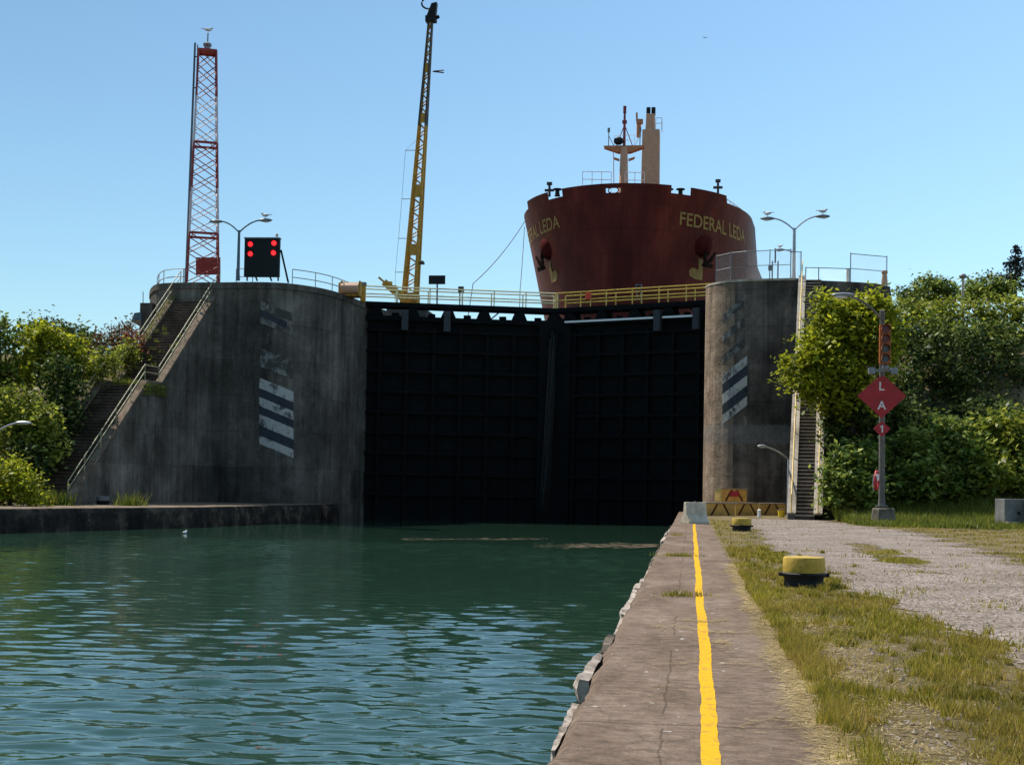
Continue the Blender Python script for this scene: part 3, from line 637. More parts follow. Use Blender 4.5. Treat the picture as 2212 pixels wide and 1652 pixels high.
def disc_ring(c, r, tube, n=18, m=8, ax=(1, 0, 0)):
    V = []; F = []
    for i in range(n):
        a = 2*math.pi*i/n
        for j in range(m):
            b = 2*math.pi*j/m; rr = r+tube*math.cos(b)
            p = (math.cos(a)*rr, tube*math.sin(b), math.sin(a)*rr); V.append(np.array(c)+(np.array(p) if ax == 'y' else np.array((p[1], p[0], p[2]))))
    for i in range(n):
        for j in range(m): F.append((i*m+j, ((i+1) % n)*m+j, ((i+1) % n)*m+(j+1) % m, i*m+(j+1) % m))
    return V, F
c = at(1271, 640, 104.6)
o = MB().box(c, (.42, .16, .5)).build('lifebuoy_box', MT['orange'], loc=c, bevel=.03); o.data.materials[0] = plain('bright_orange_red', (.7, .06, .02), .5)
tag(o, 'small orange-red safety box hung on the yellow walkway railing', 'safety box')
# yellow equipment at the corner of the left wall
c0 = gp(770, 640, TL); rt = empty('winch_machine', c0, 'rusty yellow gate winch on the corner of the left lock wall', 'winch')
MB().box(c0+np.array([-.6, .5, .5]), (1.5, 1.2, 1.0)).build('housing', MT['craneyellow'], rt, bevel=.05)
MB().tube([c0+np.array([-1.1, -.1, .55]), c0+np.array([.2, -.1, .55])], .4, 14).build('drum', MT['buff'], rt)
for s in (-1.15, .2): MB().slab([c0+np.array([s, -.3, 0]), c0+np.array([s, .3, 0]), c0+np.array([s, .2, 1.1]), c0+np.array([s, -.2, 1.1])], (.1, 0, 0)).build('frame', MT['craneyellow'], rt)
c1 = gp(786, 652, TL); rt = empty('gate_post', c1, 'stout yellow post with grey cap at the left gate hinge', 'post')
MB().box(c1+np.array([-.1, .1, .62]), (.36, .36, 1.24)).build('post', MT['craneyellow'], rt, bevel=.02); MB().box(c1+np.array([-.1, .1, 1.36]), (.44, .44, .24)).build('cap', MT['greysteel'], rt, bevel=.02)

# ---------------------------------------------------------------- ship
stem = gp(1325, 396, 29.3)[:2]; HA = R(6.2); hu = np.array([math.sin(HA), math.cos(HA)]); hv = np.array([hu[1], -hu[0]]); BB = 11.5; ZT = 29.3
def hull(side, q_, z, out=0.):
    """q_ 0..1 along the entrance, >1 in metres aft of it"""
    k = (ZT-z); L = 15+k*1.35; s0 = k*.16
    if q_ <= 1:
        pw_ = .5+.012*k; s = s0+q_*L; b = BB*(1-(1-q_)**2)**pw_
    else: s = s0+L+(q_-1)*(1-(s0+L)/200); b = BB
    p = stem+hu*s+hv*(side*b); return np.array([p[0], p[1], z])
def hull_n(side, q_, z):
    e = 1e-3; a = hull(side, min(q_+e, 1), z)-hull(side, max(q_-e, 1e-6), z); b = hull(side, q_, z+.05)-hull(side, q_, z-.05)
    n = np.cross(a, b)*side; n = n/np.linalg.norm(n)
    return n if n[1] < 0 or n[0]*side > 0 else -n
ship = empty('ship', (stem[0], stem[1], 13), 'huge dark red cargo ship seen bow-on above the lock gates', 'ship')
qb = lambda b: 1-math.sqrt(1-(b/BB)**2)
def ztop(b, s_over):
    if s_over > 5: return 25.4
    if 5.15 < b < 6.75: return 28.62
    if b > 9.7: return 28.7
    return ZT
zs = np.linspace(0, 1, 19); m = MB(); mtop = []
for side in (1, -1):
    cols = sorted(set([0, .0004, .002]+list(np.linspace(.006, 1, 46))+[qb(5.15)-1e-4, qb(5.15)+1e-4, qb(6.75)-1e-4, qb(6.75)+1e-4, qb(9.7)-1e-4, qb(9.7)+1e-4]))+[3, 5.9, 6.1, 20, 60, 130]
    G = []
    for q_ in cols:
        b = BB*(1-(1-min(q_, 1))**2)**.5; zt = ztop(b, q_-1 if q_ > 1 else 0)
        G.append([hull(side, q_, 12.+(zt-12.)*u) for u in zs])
    if side == 1: Gp = G
    a, bb = len(G), len(G[0]); V = [p for r in G for p in r]; F = []
    for i in range(a-1):
        for j in range(bb-1):
            if j == bb-2 and cols[i+1] <= .0021: continue
            F.append((i*bb+j, i*bb+j+1, (i+1)*bb+j+1, (i+1)*bb+j))
    m.add(V, F)
# bow fairlead hole: close the bulwark around it
for side in (1, -1):
    for i in range(2):
        q0, q1 = (0, .0004, .002)[i], (0, .0004, .002)[i+1]
        for z0, z1 in ((28.33, 28.46), (28.86, 29.3)): m.grid([[hull(side, q0, z0), hull(side, q0, z1)], [hull(side, q1, z0), hull(side, q1, z1)]])
hobj = m.build('hull', MT['hull'], ship, smooth=True)
sp = []
for a in np.linspace(0, 2*math.pi, 25): 
    p = hull(1, .0, 28.66)+np.array([hv[0]*math.cos(a)*.47, hv[1]*math.cos(a)*.47-.06, math.sin(a)*.3]); sp.append(p)
MB().tube(sp, .06, 6).build('fairlead', MT['hull'], hobj)
dk = MB()                                                       # fo'c'sle and main decks
def deckpoly(z, qs, zz): return [hull(1, q_, z) for q_ in qs]+[hull(-1, q_, z) for q_ in reversed(qs)]
qs = [.003]+list(np.linspace(.02, 1, 26)); dp = [np.array([p[0]*1., p[1]+.25, 27.6]) for p in deckpoly(27.3, qs+[6], 0)]
dk.slab(dp, (0, 0, -.1)); dp = [np.array([p[0], p[1], 24.2]) for p in deckpoly(23.9, [8., 125], 0)]; dk.slab(dp, (0, 0, -.1))
dk.build('deck', MT['hull'], ship)
# name on both bows
def arc_table(side, z):
    qs = np.linspace(0, 1, 400)**1.5; P = np.array([hull(side, q_, z)[:2] for q_ in qs]); L = np.concatenate([[0], np.cumsum(np.linalg.norm(np.diff(P, axis=0), axis=1))]); return qs, L
def project_text(body, size, side, arc0, z0, squeeze, name, rev):
    bm = text_mesh(body, size)
    for _ in range(2): bmesh.ops.subdivide_edges(bm, edges=[e for e in bm.edges if e.calc_length() > .25], cuts=1)
    bmesh.ops.triangulate(bm, faces=bm.faces)
    X = [v.co.x for v in bm.verts]; wmax = max(X); qs, L = arc_table(side, z0+.6)
    for v in bm.verts:
        x = v.co.x*squeeze; arc_ = arc0+x if not rev else arc0+(wmax*squeeze-x)
        q_ = np.interp(arc_, L, qs); z = z0+v.co.y
        v.co = Vector(hull(side, q_, z)+hull_n(side, q_, z)*.035-np.array(wloc(hobj)))
    me = bpy.data.meshes.new(name); bm.to_mesh(me); bm.free(); me.materials.append(MT['lettering'])
    o = bpy.data.objects.new(name, me); col.objects.link(o); o.parent = hobj; return o
project_text('FEDERAL LEDA', 1.6, 1, 6.4, 26.0, 1.1, 'lettering', False)
project_text('FEDERAL LEDA', 1.6, -1, 6.3, 26.0, 1.1, 'lettering', True)
def hull_patch(side, b_c, zc, pts, name):                        # flat mark following the plating
    qs = np.linspace(0, 1, 300); bs = np.array([BB*(1-(1-q_)**2)**(.5+.012*(ZT-zc)) for q_ in qs]); V = []
    for (x, y) in pts:
        q_ = float(np.interp(b_c+x*.82, bs, qs)); V.append(hull(side, q_, zc+y*.82)+hull_n(side, q_, zc+y)*.04)
    return MB().add(V, [tuple(range(len(V)))]).build(name, MT['lettering'], hobj)
bulb = [(-.1, 1.5), (.32, 1.5), (.32, .0), (0.3, -.75), (-.45, -.75), (-.95, -.5), (-1.0, .05), (-.75, .4), (-.3, .38), (-.12, .3)]
for sd in (1, -1): hull_patch(sd, 7.15, 22.1, bulb, 'bulb_mark')
for sd in (1, -1):
    qs = np.linspace(0, 1, 300); bs = np.array([BB*(1-(1-q_)**2)**.56 for q_ in qs]); q_ = float(np.interp(7.6, bs, qs)); c = hull(sd, q_, 24.4); n = hull_n(sd, q_, 24.4)
    tgt = np.cross(n, (0, 0, 1)); tgt /= np.linalg.norm(tgt); upv = np.cross(tgt, n)
    A = np.array([tgt, upv, n]); po = MB().ball(c-n*.45+upv*.15, (1.45, 1.25, .95), 20, 12, A).build('anchor_pocket', MT['bolster'], hobj, smooth=True)
    an = MB(); e = c+n*.8+upv*-.45; an.beam(e, e-upv*.1-n*.9, .3, .3)
    for k in (-1, 1): an.slab([e-upv*.9, e+tgt*k*.6-upv*.7, e+tgt*k*.85+upv*.3, e+tgt*k*.4-upv*.25], n*.2)
    an.slab([e-tgt*.6-upv*1.25, e+tgt*.6-upv*1.25, e+tgt*.5-upv*.85, e-tgt*.5-upv*.85], n*.45)
    an.build('anchor', MT['anchor'], po)
# foremast
fb = stem+hu*10; fb = np.array([*fb, 27.6]); zz = lambda r, d: CAMZ+(1052-r)/3000*d
dm = 137.5; fm = at(1347, 395, dm); fm[2] = 27.6
mast = MB().tube([fm, (fm[0], fm[1], zz(330, dm)), (fm[0], fm[1], zz(318, dm))], [.6, .36, .33], 12).build('foremast', MT['buff'], ship, smooth=True)
pz = zz(314, dm); W = 2.0
MB().slab([fm+np.array([-2.05, 0, pz-27.6]), fm+np.array([2.05, 0, pz-27.6]), fm+np.array([2.0, 0, pz-27.75]), fm+np.array([.6, 0, pz-28.25]), fm+np.array([-.6, 0, pz-28.25]), fm+np.array([-2.0, 0, pz-27.75])], (0, .9, 0)).build('crosstree', MT['shiporange'], mast)
mm = MB(); top = zz(232, dm); P0 = np.array([fm[0], fm[1], pz])
mm.tube([P0, P0+np.array([0, 0, (top-pz)*.7]), P0+np.array([0, 0, top-pz])], [.16, .13, .1], 6); mm.box(P0+np.array([0, 0, top-pz-.2]), (.3, .3, .7)); mm.box(P0+np.array([0, 0, (top-pz)*.62]), (.45, .3, .3))
for s in (-.75, .8): mm.tube([P0+np.array([s, 0, 0]), P0+np.array([0, 0, (top-pz)*.55])], .045, 5)
mm.build('topmast', MT['towerdark'], mast)
mm = MB(); mm.ball(P0+np.array([-.55, -.2, .4]), (.5, .4, .42), 10, 6); mm.build('horn', MT['black'], mast)
for s in (-1.55, 1.55):
    mm = MB(); b0_ = P0+np.array([s, 0, 0]); mm.tube([b0_, b0_+np.array([0, 0, 1.4])], .05, 5); mm.box(b0_+np.array([0, 0, 1.55]), (.24, .24, .4)); mm.tube([b0_+np.array([.5*np.sign(-s), 0, 0]), b0_+np.array([0, 0, 1])], .03, 4); mm.build('mast_light', MT['greysteel'], mast)
mm = MB(); seg_rail(mm, [P0+np.array([-1., -.1, 0]), P0+np.array([1., -.1, 0])], 1.0, .03, .5, 1.); mm.build('platform_rail', MT['white'], mast)
zc = zz(345, dm)
for s in (-1, 1): MB().slab([(fm[0]+s*.45, fm[1]-.2, zc-.15), (fm[0]+s*1.0, fm[1]-.2, zc+.05), (fm[0]+s*1.1, fm[1]-.2, zc+.25), (fm[0]+s*.45, fm[1]-.2, zc+.05)], (0, .4, 0)).build('mast_bracket', MT['shiporange'], mast)
# crane post behind
dc = 152.; cp = at(1405, 400, dc); cp[2] = 26; z1 = CAMZ+(1053-283)/3000*dc; z2 = CAMZ+(1053-268)/3000*dc
sh = MB().box((cp[0], cp[1], (26+z1)/2), (2.15, 2.2, z1-26), 0, .88).build('crane_post', MT['buff'], ship, bevel=.1)
MB().box((cp[0]-.1, cp[1], z1+.9), (1.05, 1.2, 2.2-.4), 0, .9).build('post_head', MT['buff'], sh, bevel=.05)
mm = MB()
for s in (-.35, .2): mm.tube([(cp[0]+s, cp[1], z1+1.7), (cp[0]+s, cp[1], z1+2.6)], .24, 10)
mm.build('exhaust_tip', MT['black'], sh)
mm = MB(); seg_rail(mm, [np.array([cp[0]+.5, cp[1]-1., z1]), np.array([cp[0]+1.15, cp[1]-.9, z1]), np.array([cp[0]+1.15, cp[1]+.9, z1])], 1.2, .035, .5, .6); mm.build('ladder_rail', MT['towerwhite'], sh)
mm = MB(); b_ = np.array([cp[0]-1.35, cp[1]-.6, z1]); mm.tube([b_+np.array([0, 0, -.8]), b_+np.array([0, 0, .6])], .25, 8); mm.box(b_+np.array([.1, 0, .9]), (.7, .5, .5)); mm.tube([b_+np.array([-.2, 0, .9]), b_+np.array([-.25, 0, 1.9])], .12, 6); mm.build('floodlight', MT['shiporange'], sh)
mm = MB()
for px0, px1 in ((1258, 1320), (1350, 1392)):
    a, b = at(px0, 400, 133.5), at(px1, 400, 133.5); a[2] = b[2] = 27.6; seg_rail(mm, [a, b], 4.2, .035, .82, .9)
a = at(1326, 395, 133); mm.tube([a, at(1325, 330, 133)], .05, 5); mm.build('deck_rail', MT['towerwhite'], ship)
for px, r, d in ((1445, 415, 129.5), (1470, 415, 130), (1204, 415, 130.5)): 
    c = at(px, r, d); MB().lathe([(.28, -.4), (.2, -.1), (.2, .15), (.42, .2), (.42, .3)], c, 10).build('roller_fairlead', MT['black'], ship)
for px, r0, r1, d in ((1187, 425, 398, 134.), (1551, 440, 392, 135.)):
    mm = MB(); a, b = at(px, r0, d), at(px, r1, d); mm.tube([a, b], .13, 6); mm.box(b+np.array([0, 0, .05]), (.5, .4, .25)); mm.box(b+np.array([0, 0, -.6]), (.9, .3, .2)); mm.build('deck_lamp', MT['cranedark'], ship)
mm = MB(); seg_rail(mm, [at(1570, 452, 138), at(1603, 475, 141.5)], 1.0, .04, .5, .8); mm.build('deck_rail', MT['towerwhite'], ship)
# mooring lines down to the walkway side
for i, (a, b, lb_) in enumerate(((at(1134, 478, 140), at(1003, 628, 118), 'slanting thin mooring line from the ship down to the lock wall'), (at(1133, 490, 141), at(1122, 642, 120), 'near-vertical thin mooring line hanging from the ship'))):
    pts = [a+(b-a)*u-np.array([0, 0, 1.2*u*(1-u)*2]) for u in np.linspace(0, 1, 9)]; pts[-1][2] = 13
    tag(MB().tube(pts, .035, 5).build('mooring_line', MT['cranedark'], loc=b), lb_, 'mooring line', 'mooring lines of the ship')

# ---------------------------------------------------------------- left wall: crane, tower, lamps, signal board, railings
cb = at(884, 690, 117.); cb[2] = TL
crane = empty('crane', cb, 'tall yellow lattice crane boom rising behind the left gate leaf', 'crane')
MB().box(cb+np.array([0, .2, .5]), (3.4, 3.0, 1.0)).build('base', MT['cranedark'], crane, bevel=.05)
B0, B1 = at(885, 652, 116.5), at(930, 45, 118.5)
MB().slab([B0+np.array([-.85, -.5, -1.2]), B0+np.array([.75, -.5, -1.2]), B0+np.array([.75, -.5, .55]), B0+np.array([-.68, -.5, .55])], (0, 1.1, 0)).build('boom_foot', MT['craneyellow'], crane)
def bw(u): return .52*(1-u)+.15*u
dd = B1-B0; ch = MB(); br = MB(); pl = MB(); chd = MB()
corner = lambda u, i, j: B0+dd*u+np.array([i*bw(u), j*bw(u), 0])
for i, j in ((-1, -1), (1, -1), (1, 1), (-1, 1)):
    ch.tube([corner(0, i, j), corner(.62, i, j)], [.17, .11], 5); chd.tube([corner(.62, i, j), corner(1, i, j)], [.11, .08], 5)
solid = [(0, .03), (.16, .20), (.365, .41), (.63, .665), (.81, .845), (.99, 1.)]
for (a, b), (c_, d_) in zip(solid[:-1], solid[1:]):
    br = MB(); n = max(4, int((c_-b)*44)); us = np.linspace(b, c_, n+1)
    for k in range(n):
        for j in (-1, 1):
            br.tube([corner(us[k], -1 if k % 2 else 1, j), corner(us[k+1], 1 if k % 2 else -1, j)], .055, 4)
            br.tube([corner(us[k], j, -1 if k % 2 else 1), corner(us[k+1], j, 1 if k % 2 else -1)], .055, 4)
    br.build('bracing', MT['craneyellow'], crane)
for a, b in solid:
    pl = MB(); pl.slab([corner(a, -1, -1), corner(a, 1, -1), corner(b, 1, -1), corner(b, -1, -1)], (0, .06, 0)); pl.slab([corner(a, 1, -1), corner(a, 1, 1), corner(b, 1, 1), corner(b, 1, -1)], (-.05, 0, 0)); pl.slab([corner(a, -1, -1), corner(a, -1, 1), corner(b, -1, 1), corner(b, -1, -1)], (.05, 0, 0)); pl.build('boom_plate', MT['craneyellow'], crane)
ch.build('boom', MT['craneyellow'], crane); chd.build('boom_tip', MT['cranedark'], crane); hd = MB(); T = B1; hd.box(T+np.array([.05, 0, .1]), (.9, .7, .5)); hd.slab([T+np.array([-.35, -.3, .2]), T+np.array([.45, -.3, .2]), T+np.array([.55, -.3, 1.5]), T+np.array([.1, -.3, 1.4])], (0, .6, 0))
hd.tube([T+np.array([.2+.65*math.cos(a)-.35, 0, 1.5+.5*math.sin(a)]) for a in np.linspace(R(80), R(290), 10)], .08, 5); hd.tube([T+np.array([.45, 0, .2]), T+np.array([.75, 0, .35])], .15, 6); hd.build('boom_head', MT['black'], crane)
for r, L in ((155, 25),):
    a = at(935, r, 118); mm = MB(); mm.tube([a, a+np.array([.95, 0, .1])], .06, 5); mm.tube([a, a+np.array([.95, 0, -.12])], .06, 5); mm.build('cable_guide', MT['cranedark'], crane)
mm = MB(); pts = []
for px, r, x0 in ((905, 325, 876), (897, 430, 868), (889, 515, 861), (886, 588, 854)):
    a = at(px, r, 117.5); b = at(x0, r, 117.5); mm.tube([a, b], .03, 4); pts.append(b)
mm.tube([at(902, 300, 117.5)]+pts+[at(853, 650, 117.5)], .014, 4); mm.build('trip_wire', MT['cranedark'], crane)
a = at(912, 568, 116.3); mm = MB(); mm.tube([a-np.array([.4, 0, 0]), a], .05, 5); mm.lathe([(.22, -.12), (.2, .05), (.05, .2)], a, 10); mm.build('work_lamp', MT['cranedark'], crane)
jb0, jb1 = at(876, 650, 115.4), at(818, 599, 115.4); mm = MB()
mm.beam(jb0, jb0+(jb1-jb0)*.8, .4, .55); mm.beam(jb0+(jb1-jb0)*.75, jb1, .2, .16); mm.build('jib', MT['craneyellow'], crane)
for u in (.25, .45, .62): MB().box(jb0+(jb1-jb0)*u+np.array([.12, 0, .28]), (.3, .25, .22), 0).build('jib_bracket', MT['yellow'], crane)
# radio tower
tb = gp(437, 614, TL); tower = empty('radio_tower', tb, 'red and white lattice radio tower at the head of the left stairs', 'radio tower')
dt = np.linalg.norm(tb[:2])*.99; H = 493/3000*98.5; ang = R(22)
def tc(z, k):
    h_ = (1.3*(1-z/H)+.74*(z/H)); a = ang+k*math.pi/2+math.pi/4; return tb+np.array([h_*1.15*math.cos(a)-.06*z/H, h_*1.15*math.sin(a), z])
zsec = [0, .21*H, .405*H, .60*H, .80*H, H]; zcol = ['towerdark', 'towerwhite', 'towerdark', 'towerwhite', 'towerdark']
for i in range(5):
    for k in range(4):
        MB().tube([tc(zsec[i], k), tc(zsec[i+1], k)], .07, 5).build('leg', MT[zcol[i]], tower)
    mm = MB(); n = 3; us = np.linspace(zsec[i], zsec[i+1], n+1)
    for a, b in zip(us[:-1], us[1:]):
        for k in range(4):
            mm.tube([tc(a, k), tc(b, k+1)], .034, 4); mm.tube([tc(a, k+1), tc(b, k)], .034, 4)
    mm.build('bracing', MT[zcol[i]], tower)
for z in (zsec[1], zsec[3], H):
    mm = MB()
    for k in range(4): mm.beam(tc(z, k), tc(z, k+1), .1, .16)
    if z == H: mm.slab([tc(z, k) for k in range(4)], (0, 0, .1))
    mm.build('platform', MT['towerred'], tower)
c = tc(.045*H, 0)*.25+tc(.045*H, 1)*.25+tc(.045*H, 2)*.25+tc(.045*H, 3)*.25; a, b = at(423, 593, 97.2), at(475, 556, 97.2)
MB().slab([at(423, 593, 97.), at(475, 593, 97.), at(475, 556, 97.), at(423, 556, 97.)], (0, .12, 0)).build('notice_panel', MT['towerred'], tower)
mm = MB(); tp = tc(H, 0)*.5+tc(H, 2)*.5; mm.lathe([(.25, .1), (.22, .4), (.3, .45), (.3, .6), (.1, .7)], tp, 10); mm.tube([tp+np.array([0, 0, .6]), tp+np.array([.02, 0, 1.35])], .05, 5); mm.build('beacon', MT['greysteel'], tower)
mm = MB(); mm.tube([at(402, 610, 97.4), at(421.5, 93, 97.4)], [.1, .07], 6); mm.build('antenna_pole', MT['bluegrey'], tower)
mm = MB(); mm.tube([at(422, 240, 97.3), at(427, 97, 97.3)], .04, 5); mm.tube([at(417, 190, 97.3), at(427, 190, 97.4)], .04, 4); mm.tube([at(419, 122, 97.3), at(428, 124, 97.4)], .04, 4); mm.build('whip_aerial', MT['cranedark'], tower)
# gulls
def gull(p, ang, label, group='gulls perched on the lock', stand=.12, size=1.):
    A = np.array([[math.cos(ang), math.sin(ang), 0], [-math.sin(ang), math.cos(ang), 0], [0, 0, 1]]); c = np.array(p)+np.array([0, 0, stand+.1])
    m = MB()
    L = lambda x, y, z: c+np.array([x, y, z])@A
    m.ball(c, (.26, .11, .11), 10, 7, A); m.ball(L(.24, 0, .12), (.085, .07, .075), 8, 6, A); m.tube([L(.15, 0, .03), L(.22, 0, .1)], [.08, .06], 6)
    m.tube([L(.31, 0, .12), L(.4, 0, .1)], [.025, .008], 5); m.slab([L(-.2, -.06, .02), L(-.2, .06, .02), L(-.48, .04, .0), L(-.48, -.04, .0)], (0, 0, .03))
    for s in (-.04, .04): m.tube([L(.02, s, -.08), L(.02, s, -.1-stand)], .012, 4)
    o = m.build('gull', MT['gull'], loc=p, smooth=True); o.scale = (size,)*3; return tag(o, label, 'gull', group)
def street_lamp(base, h, arms, label, mat=MT['galv'], r=.1, group=None, face=0., armat=None):
    """arms: list of (dx, dz) of each lamp head from the pole top, in a vertical plane turned by face"""
    root = empty('street_lamp', base, label, 'street lamp', group); b = np.array(base)
    MB().tube([b, b+np.array([0, 0, .5]), b+np.array([0, 0, h])], [r*1.3, r, r*.75], 10).build('pole', mat, root, smooth=True); tips = []
    e = np.array([math.cos(face), math.sin(face), 0])
    for dx, dz in arms:
        t0 = b+np.array([0, 0, h-.15]); t2 = b+e*dx+np.array([0, 0, h+dz]); P = []
        for u in np.linspace(0, 1, 9): P.append(t0+(t2-t0)*np.array([u, u, 1-(1-u)**1.9]))
        MB().tube(P, [.05]*9, 6).build('arm', mat, root, smooth=True)
        s = np.sign(dx); hm = MB(); A = np.array([e*s, np.cross((0, 0, 1), e*s), (0, 0, 1)]); hm.ball(t2+e*s*.3, (.5, .17, .12), 12, 7, A); hd_ = hm.build('lamp_head', MT['greysteel'], root, smooth=True)
        MB().ball(t2+e*s*.36+np.array([0, 0, -.07]), (.26, .13, .09), 10, 6, A).build('lens', MT['signwhite'], hd_, smooth=True)
        tips.append(t2+e*s*.3+np.array([0, 0, .12]))
    return root, tips
k9 = 97.5/3000
_, tp1 = street_lamp(np.array([*gp(514, 606, TL)[:2], TL]), 105*k9, [(-41*k9, 19*k9), (47*k9, 21*k9)], 'double-armed grey street lamp beside the red-lit signal board', MT['bluegrey'], .11, 'double street lamps on the lock walls')
gull(tp1[1], 3.0, 'gull on the right lamp head beside the lattice tower')
bR = gp(1715, 602, TR); d9 = 92.; k9 = d9/3000
_, tp2 = street_lamp(np.array([bR[0]+.05, bR[1]+.9, TR]), 113*k9, [(-47*k9, 21*k9), (49*k9, 25*k9)], 'double-armed grey street lamp on the right lock wall by the fence', MT['galv'], .13, 'double street lamps on the lock walls')
gull(tp2[0], 2.6, 'gull on the left lamp head above the right lock wall'); gull(tp2[1], .3, 'gull on the right lamp head above the right lock wall')
tt = tp+np.array([.02, 0, 1.35]); gull(tt, .4, 'gull standing on top of the lattice radio tower', stand=.14)
# lit signal board
ds = 95.6; root = empty('signal_board', np.array([*gp(567, 606, TL)[:2], TL]), 'black signal board with four lit red lamps on the left lock wall', 'signal board')
a, b = at(527, 598, ds), at(606, 517, ds); pc = (a+b)/2
pn = MB().box(pc, (abs(b[0]-a[0])/math.cos(0.0), .35, abs(b[2]-a[2])), R(2)).build('panel', MT['panel'], root, bevel=.03)
MB().box(pc+np.array([0, 0, abs(b[2]-a[2])/2+.04]), (abs(b[0]-a[0])*1.02, .5, .08), R(2)).build('hood', MT['greysteel'], root)
for px, r in ((540, 527), (593, 526), (540, 548), (592, 547)):
    c = at(px, r, ds-.2); c[1] = pc[1]-.19
    MB().lathe([(.19, 0), (.2, .02), (.2, .06), (.02, .08)], (0, 0, 0), 14)
    ln = MB(); V = [c+np.array([.17*math.cos(t), -.02, .17*math.sin(t)]) for t in np.linspace(0, 2*math.pi, 17)[:-1]]; ln.slab(V, (0, -.05, 0)); ln.build('lens', MT['lamp_red'], root)
    vs = MB(); P = [[c+np.array([.2*math.cos(t), y, .2*math.sin(t)]) for t in np.linspace(R(10), R(170), 9)] for y in (0, -.25)]; vs.grid(P); vs.build('visor', MT['panel'], root)
for px in (534, 552, 583, 601):
    MB().tube([at(px, 597, ds), at(px+(4 if px in (552, 583) else 0), 607, ds)], .06, 5).build('leg', MT['black'], root)
MB().tube([at(607, 540, ds), at(623, 611, ds+.6)], .07, 5).build('brace', MT['black'], root)
# railings on the left wall
def fence(name, pts, h, label, mat, r=.03, mid=.52, post=2., cat='railing', group=None):
    root = empty(name, pts[0], label, cat, group); mm = MB(); up1 = np.array([0, 0, h])
    mm.tube([p+up1 for p in pts], r, 6); mm.tube([p+up1*mid for p in pts], r, 6); mm.build('rail', mat, root); acc = 0; last = None
    for a, b in zip(pts[:-1], pts[1:]):
        L = np.linalg.norm(b-a)
        while acc <= L:
            p = a+(b-a)*acc/L; MB().tube([p, p+up1], r*.95, 5).build('post', mat, root); acc += post
        acc -= L
    MB().tube([pts[-1], pts[-1]+up1], r*.95, 5).build('post', mat, root); return root
nose3 = [np.array([*p, TL]) for p in leftnose]
inset = lambda p, k: p+AX*k
fence('railing', [inset(nose3[i], .9) for i in range(2, 20, 3)], 1.15, 'curved pale railing on the wall left of the lattice tower', MT['galv'], .035)
fence('railing', [inset(np.array([*gp(x, r, TL)]), 1.2) for x, r in ((492, 611), (528, 610.5))], 1.15, 'short pale railing between the stairs and signal board', MT['galv'], .035)
fence('railing', [inset(nose3[i], .7)+LX*-.3 for i in range(37, 59, 3)], 1.15, 'curved pale railing following the nose right of the signal board', MT['galv'], .035)
# blue hut and dark block left of the stairs
c = at(318, 695, 97.); hb = empty('valve_house', (c[0], c[1], 8), 'dark block with a blue-grey hood beside the left lock wall', 'valve house')
MB().box((c[0], c[1]+.5, (TL-1.2+8)/2), (.9, 1.5, TL-1.4-8)).build('wall', MT['wall'], hb)
MB().slab([at(305, 674, 96.6), at(305, 706, 96.6), at(283, 695, 96.6), at(290, 676, 96.6)], (0, 1., 0)).build('hood', MT['bluegrey'], hb)
MB().tube([at(309, 660, 97), at(309, 630, 97)], .03, 5).build('aerial', MT['greysteel'], hb)
# right wall fences
def mesh_fence(pts, h, label, mat, post=2.4, rad=.026, mid=True):
    root = empty('chain_link_fence', pts[0], label, 'fence'); up1 = np.array([0, 0, h]); mm = MB()
    mm.tube([p+up1 for p in pts], rad, 6)
    if mid: mm.tube([p+up1*.5 for p in pts], rad*.9, 6)
    mm.build('rail', mat, root)
    for p in pts: MB().tube([p, p+up1*1.03], rad*1.3, 6).build('post', mat, root)
    wm = MB(); st = .17
    for a, b in zip(pts[:-1], pts[1:]):
        L = np.linalg.norm((b-a)[:2]); d = (b-a)/L; n = int((L+h)/st)
        for k in range(1, n):
            s = k*st
            for fl in (0, 1):
                x0, z0_ = (s, 0) if s < L else (L, s-L); x1, z1_ = (s-h, h) if s > h else (0, s)
                if fl: x0, x1 = L-x0, L-x1
                wm.tube([a+d*x0+np.array([0, 0, z0_]), a+d*x1+np.array([0, 0, z1_])], .0055, 3)
    wm.build('wire_mesh', MT['galv'], root); return root
R3 = lambda p, k=.5, z=TR: np.array([p[0], p[1], z])+AX*k
arcp = [R3(arc[i], .4)+LX*.3 for i in (5, 9, 12)]
mesh_fence(arcp+[R3(arc[-1]+lx2*1.0, .4), R3(f1-lx2*.4, .4)], 1.95, 'tall chain-link fence on the rounded corner in front of the ship', MT['greysteel'])
p1 = np.array([*gp(1729, 604, TR)]); e1 = p1+AX*.9
MB_ = mesh_fence([R3(f1-lx2*.4, .4)+AX*.05, p1+AX*.3], 1.85, 'short angled chain-link panel at the head of the right stairs', MT['greysteel'], mid=False)
q0 = gp(1737, 605, TR-.1)+AX*1.2; q1 = gp(1765, 605, TR-.1)+AX*1.3; q2 = gp(1832, 606, TR-.1)+AX*1.5
mesh_fence([q0, q1, q2], 1.0, 'low chain-link fence between the right stairs and tall panel', MT['greysteel'], mid=False)
q3 = gp(1835, 606, TR-.1)+AX*1.2; q4 = gp(1914, 611, TR-.1)+AX*1.5
mesh_fence([q3, q4], 1.95, 'tall chain-link panel with two dark posts at the far end of the right wall', MT['greysteel'])
c = gp(1829, 612, TR-.1)+AX*.9; rt = empty('call_post', c, 'cream post with a square box on the right lock wall', 'post')
MB().box(c+np.array([0, 0, .35]), (.14, .14, 1.5)).build('post', MT['pale'], rt); MB().box(at(1832, 624, 91.3), (.7, .3, .5)).build('box', MT['pale'], rt, bevel=.02)
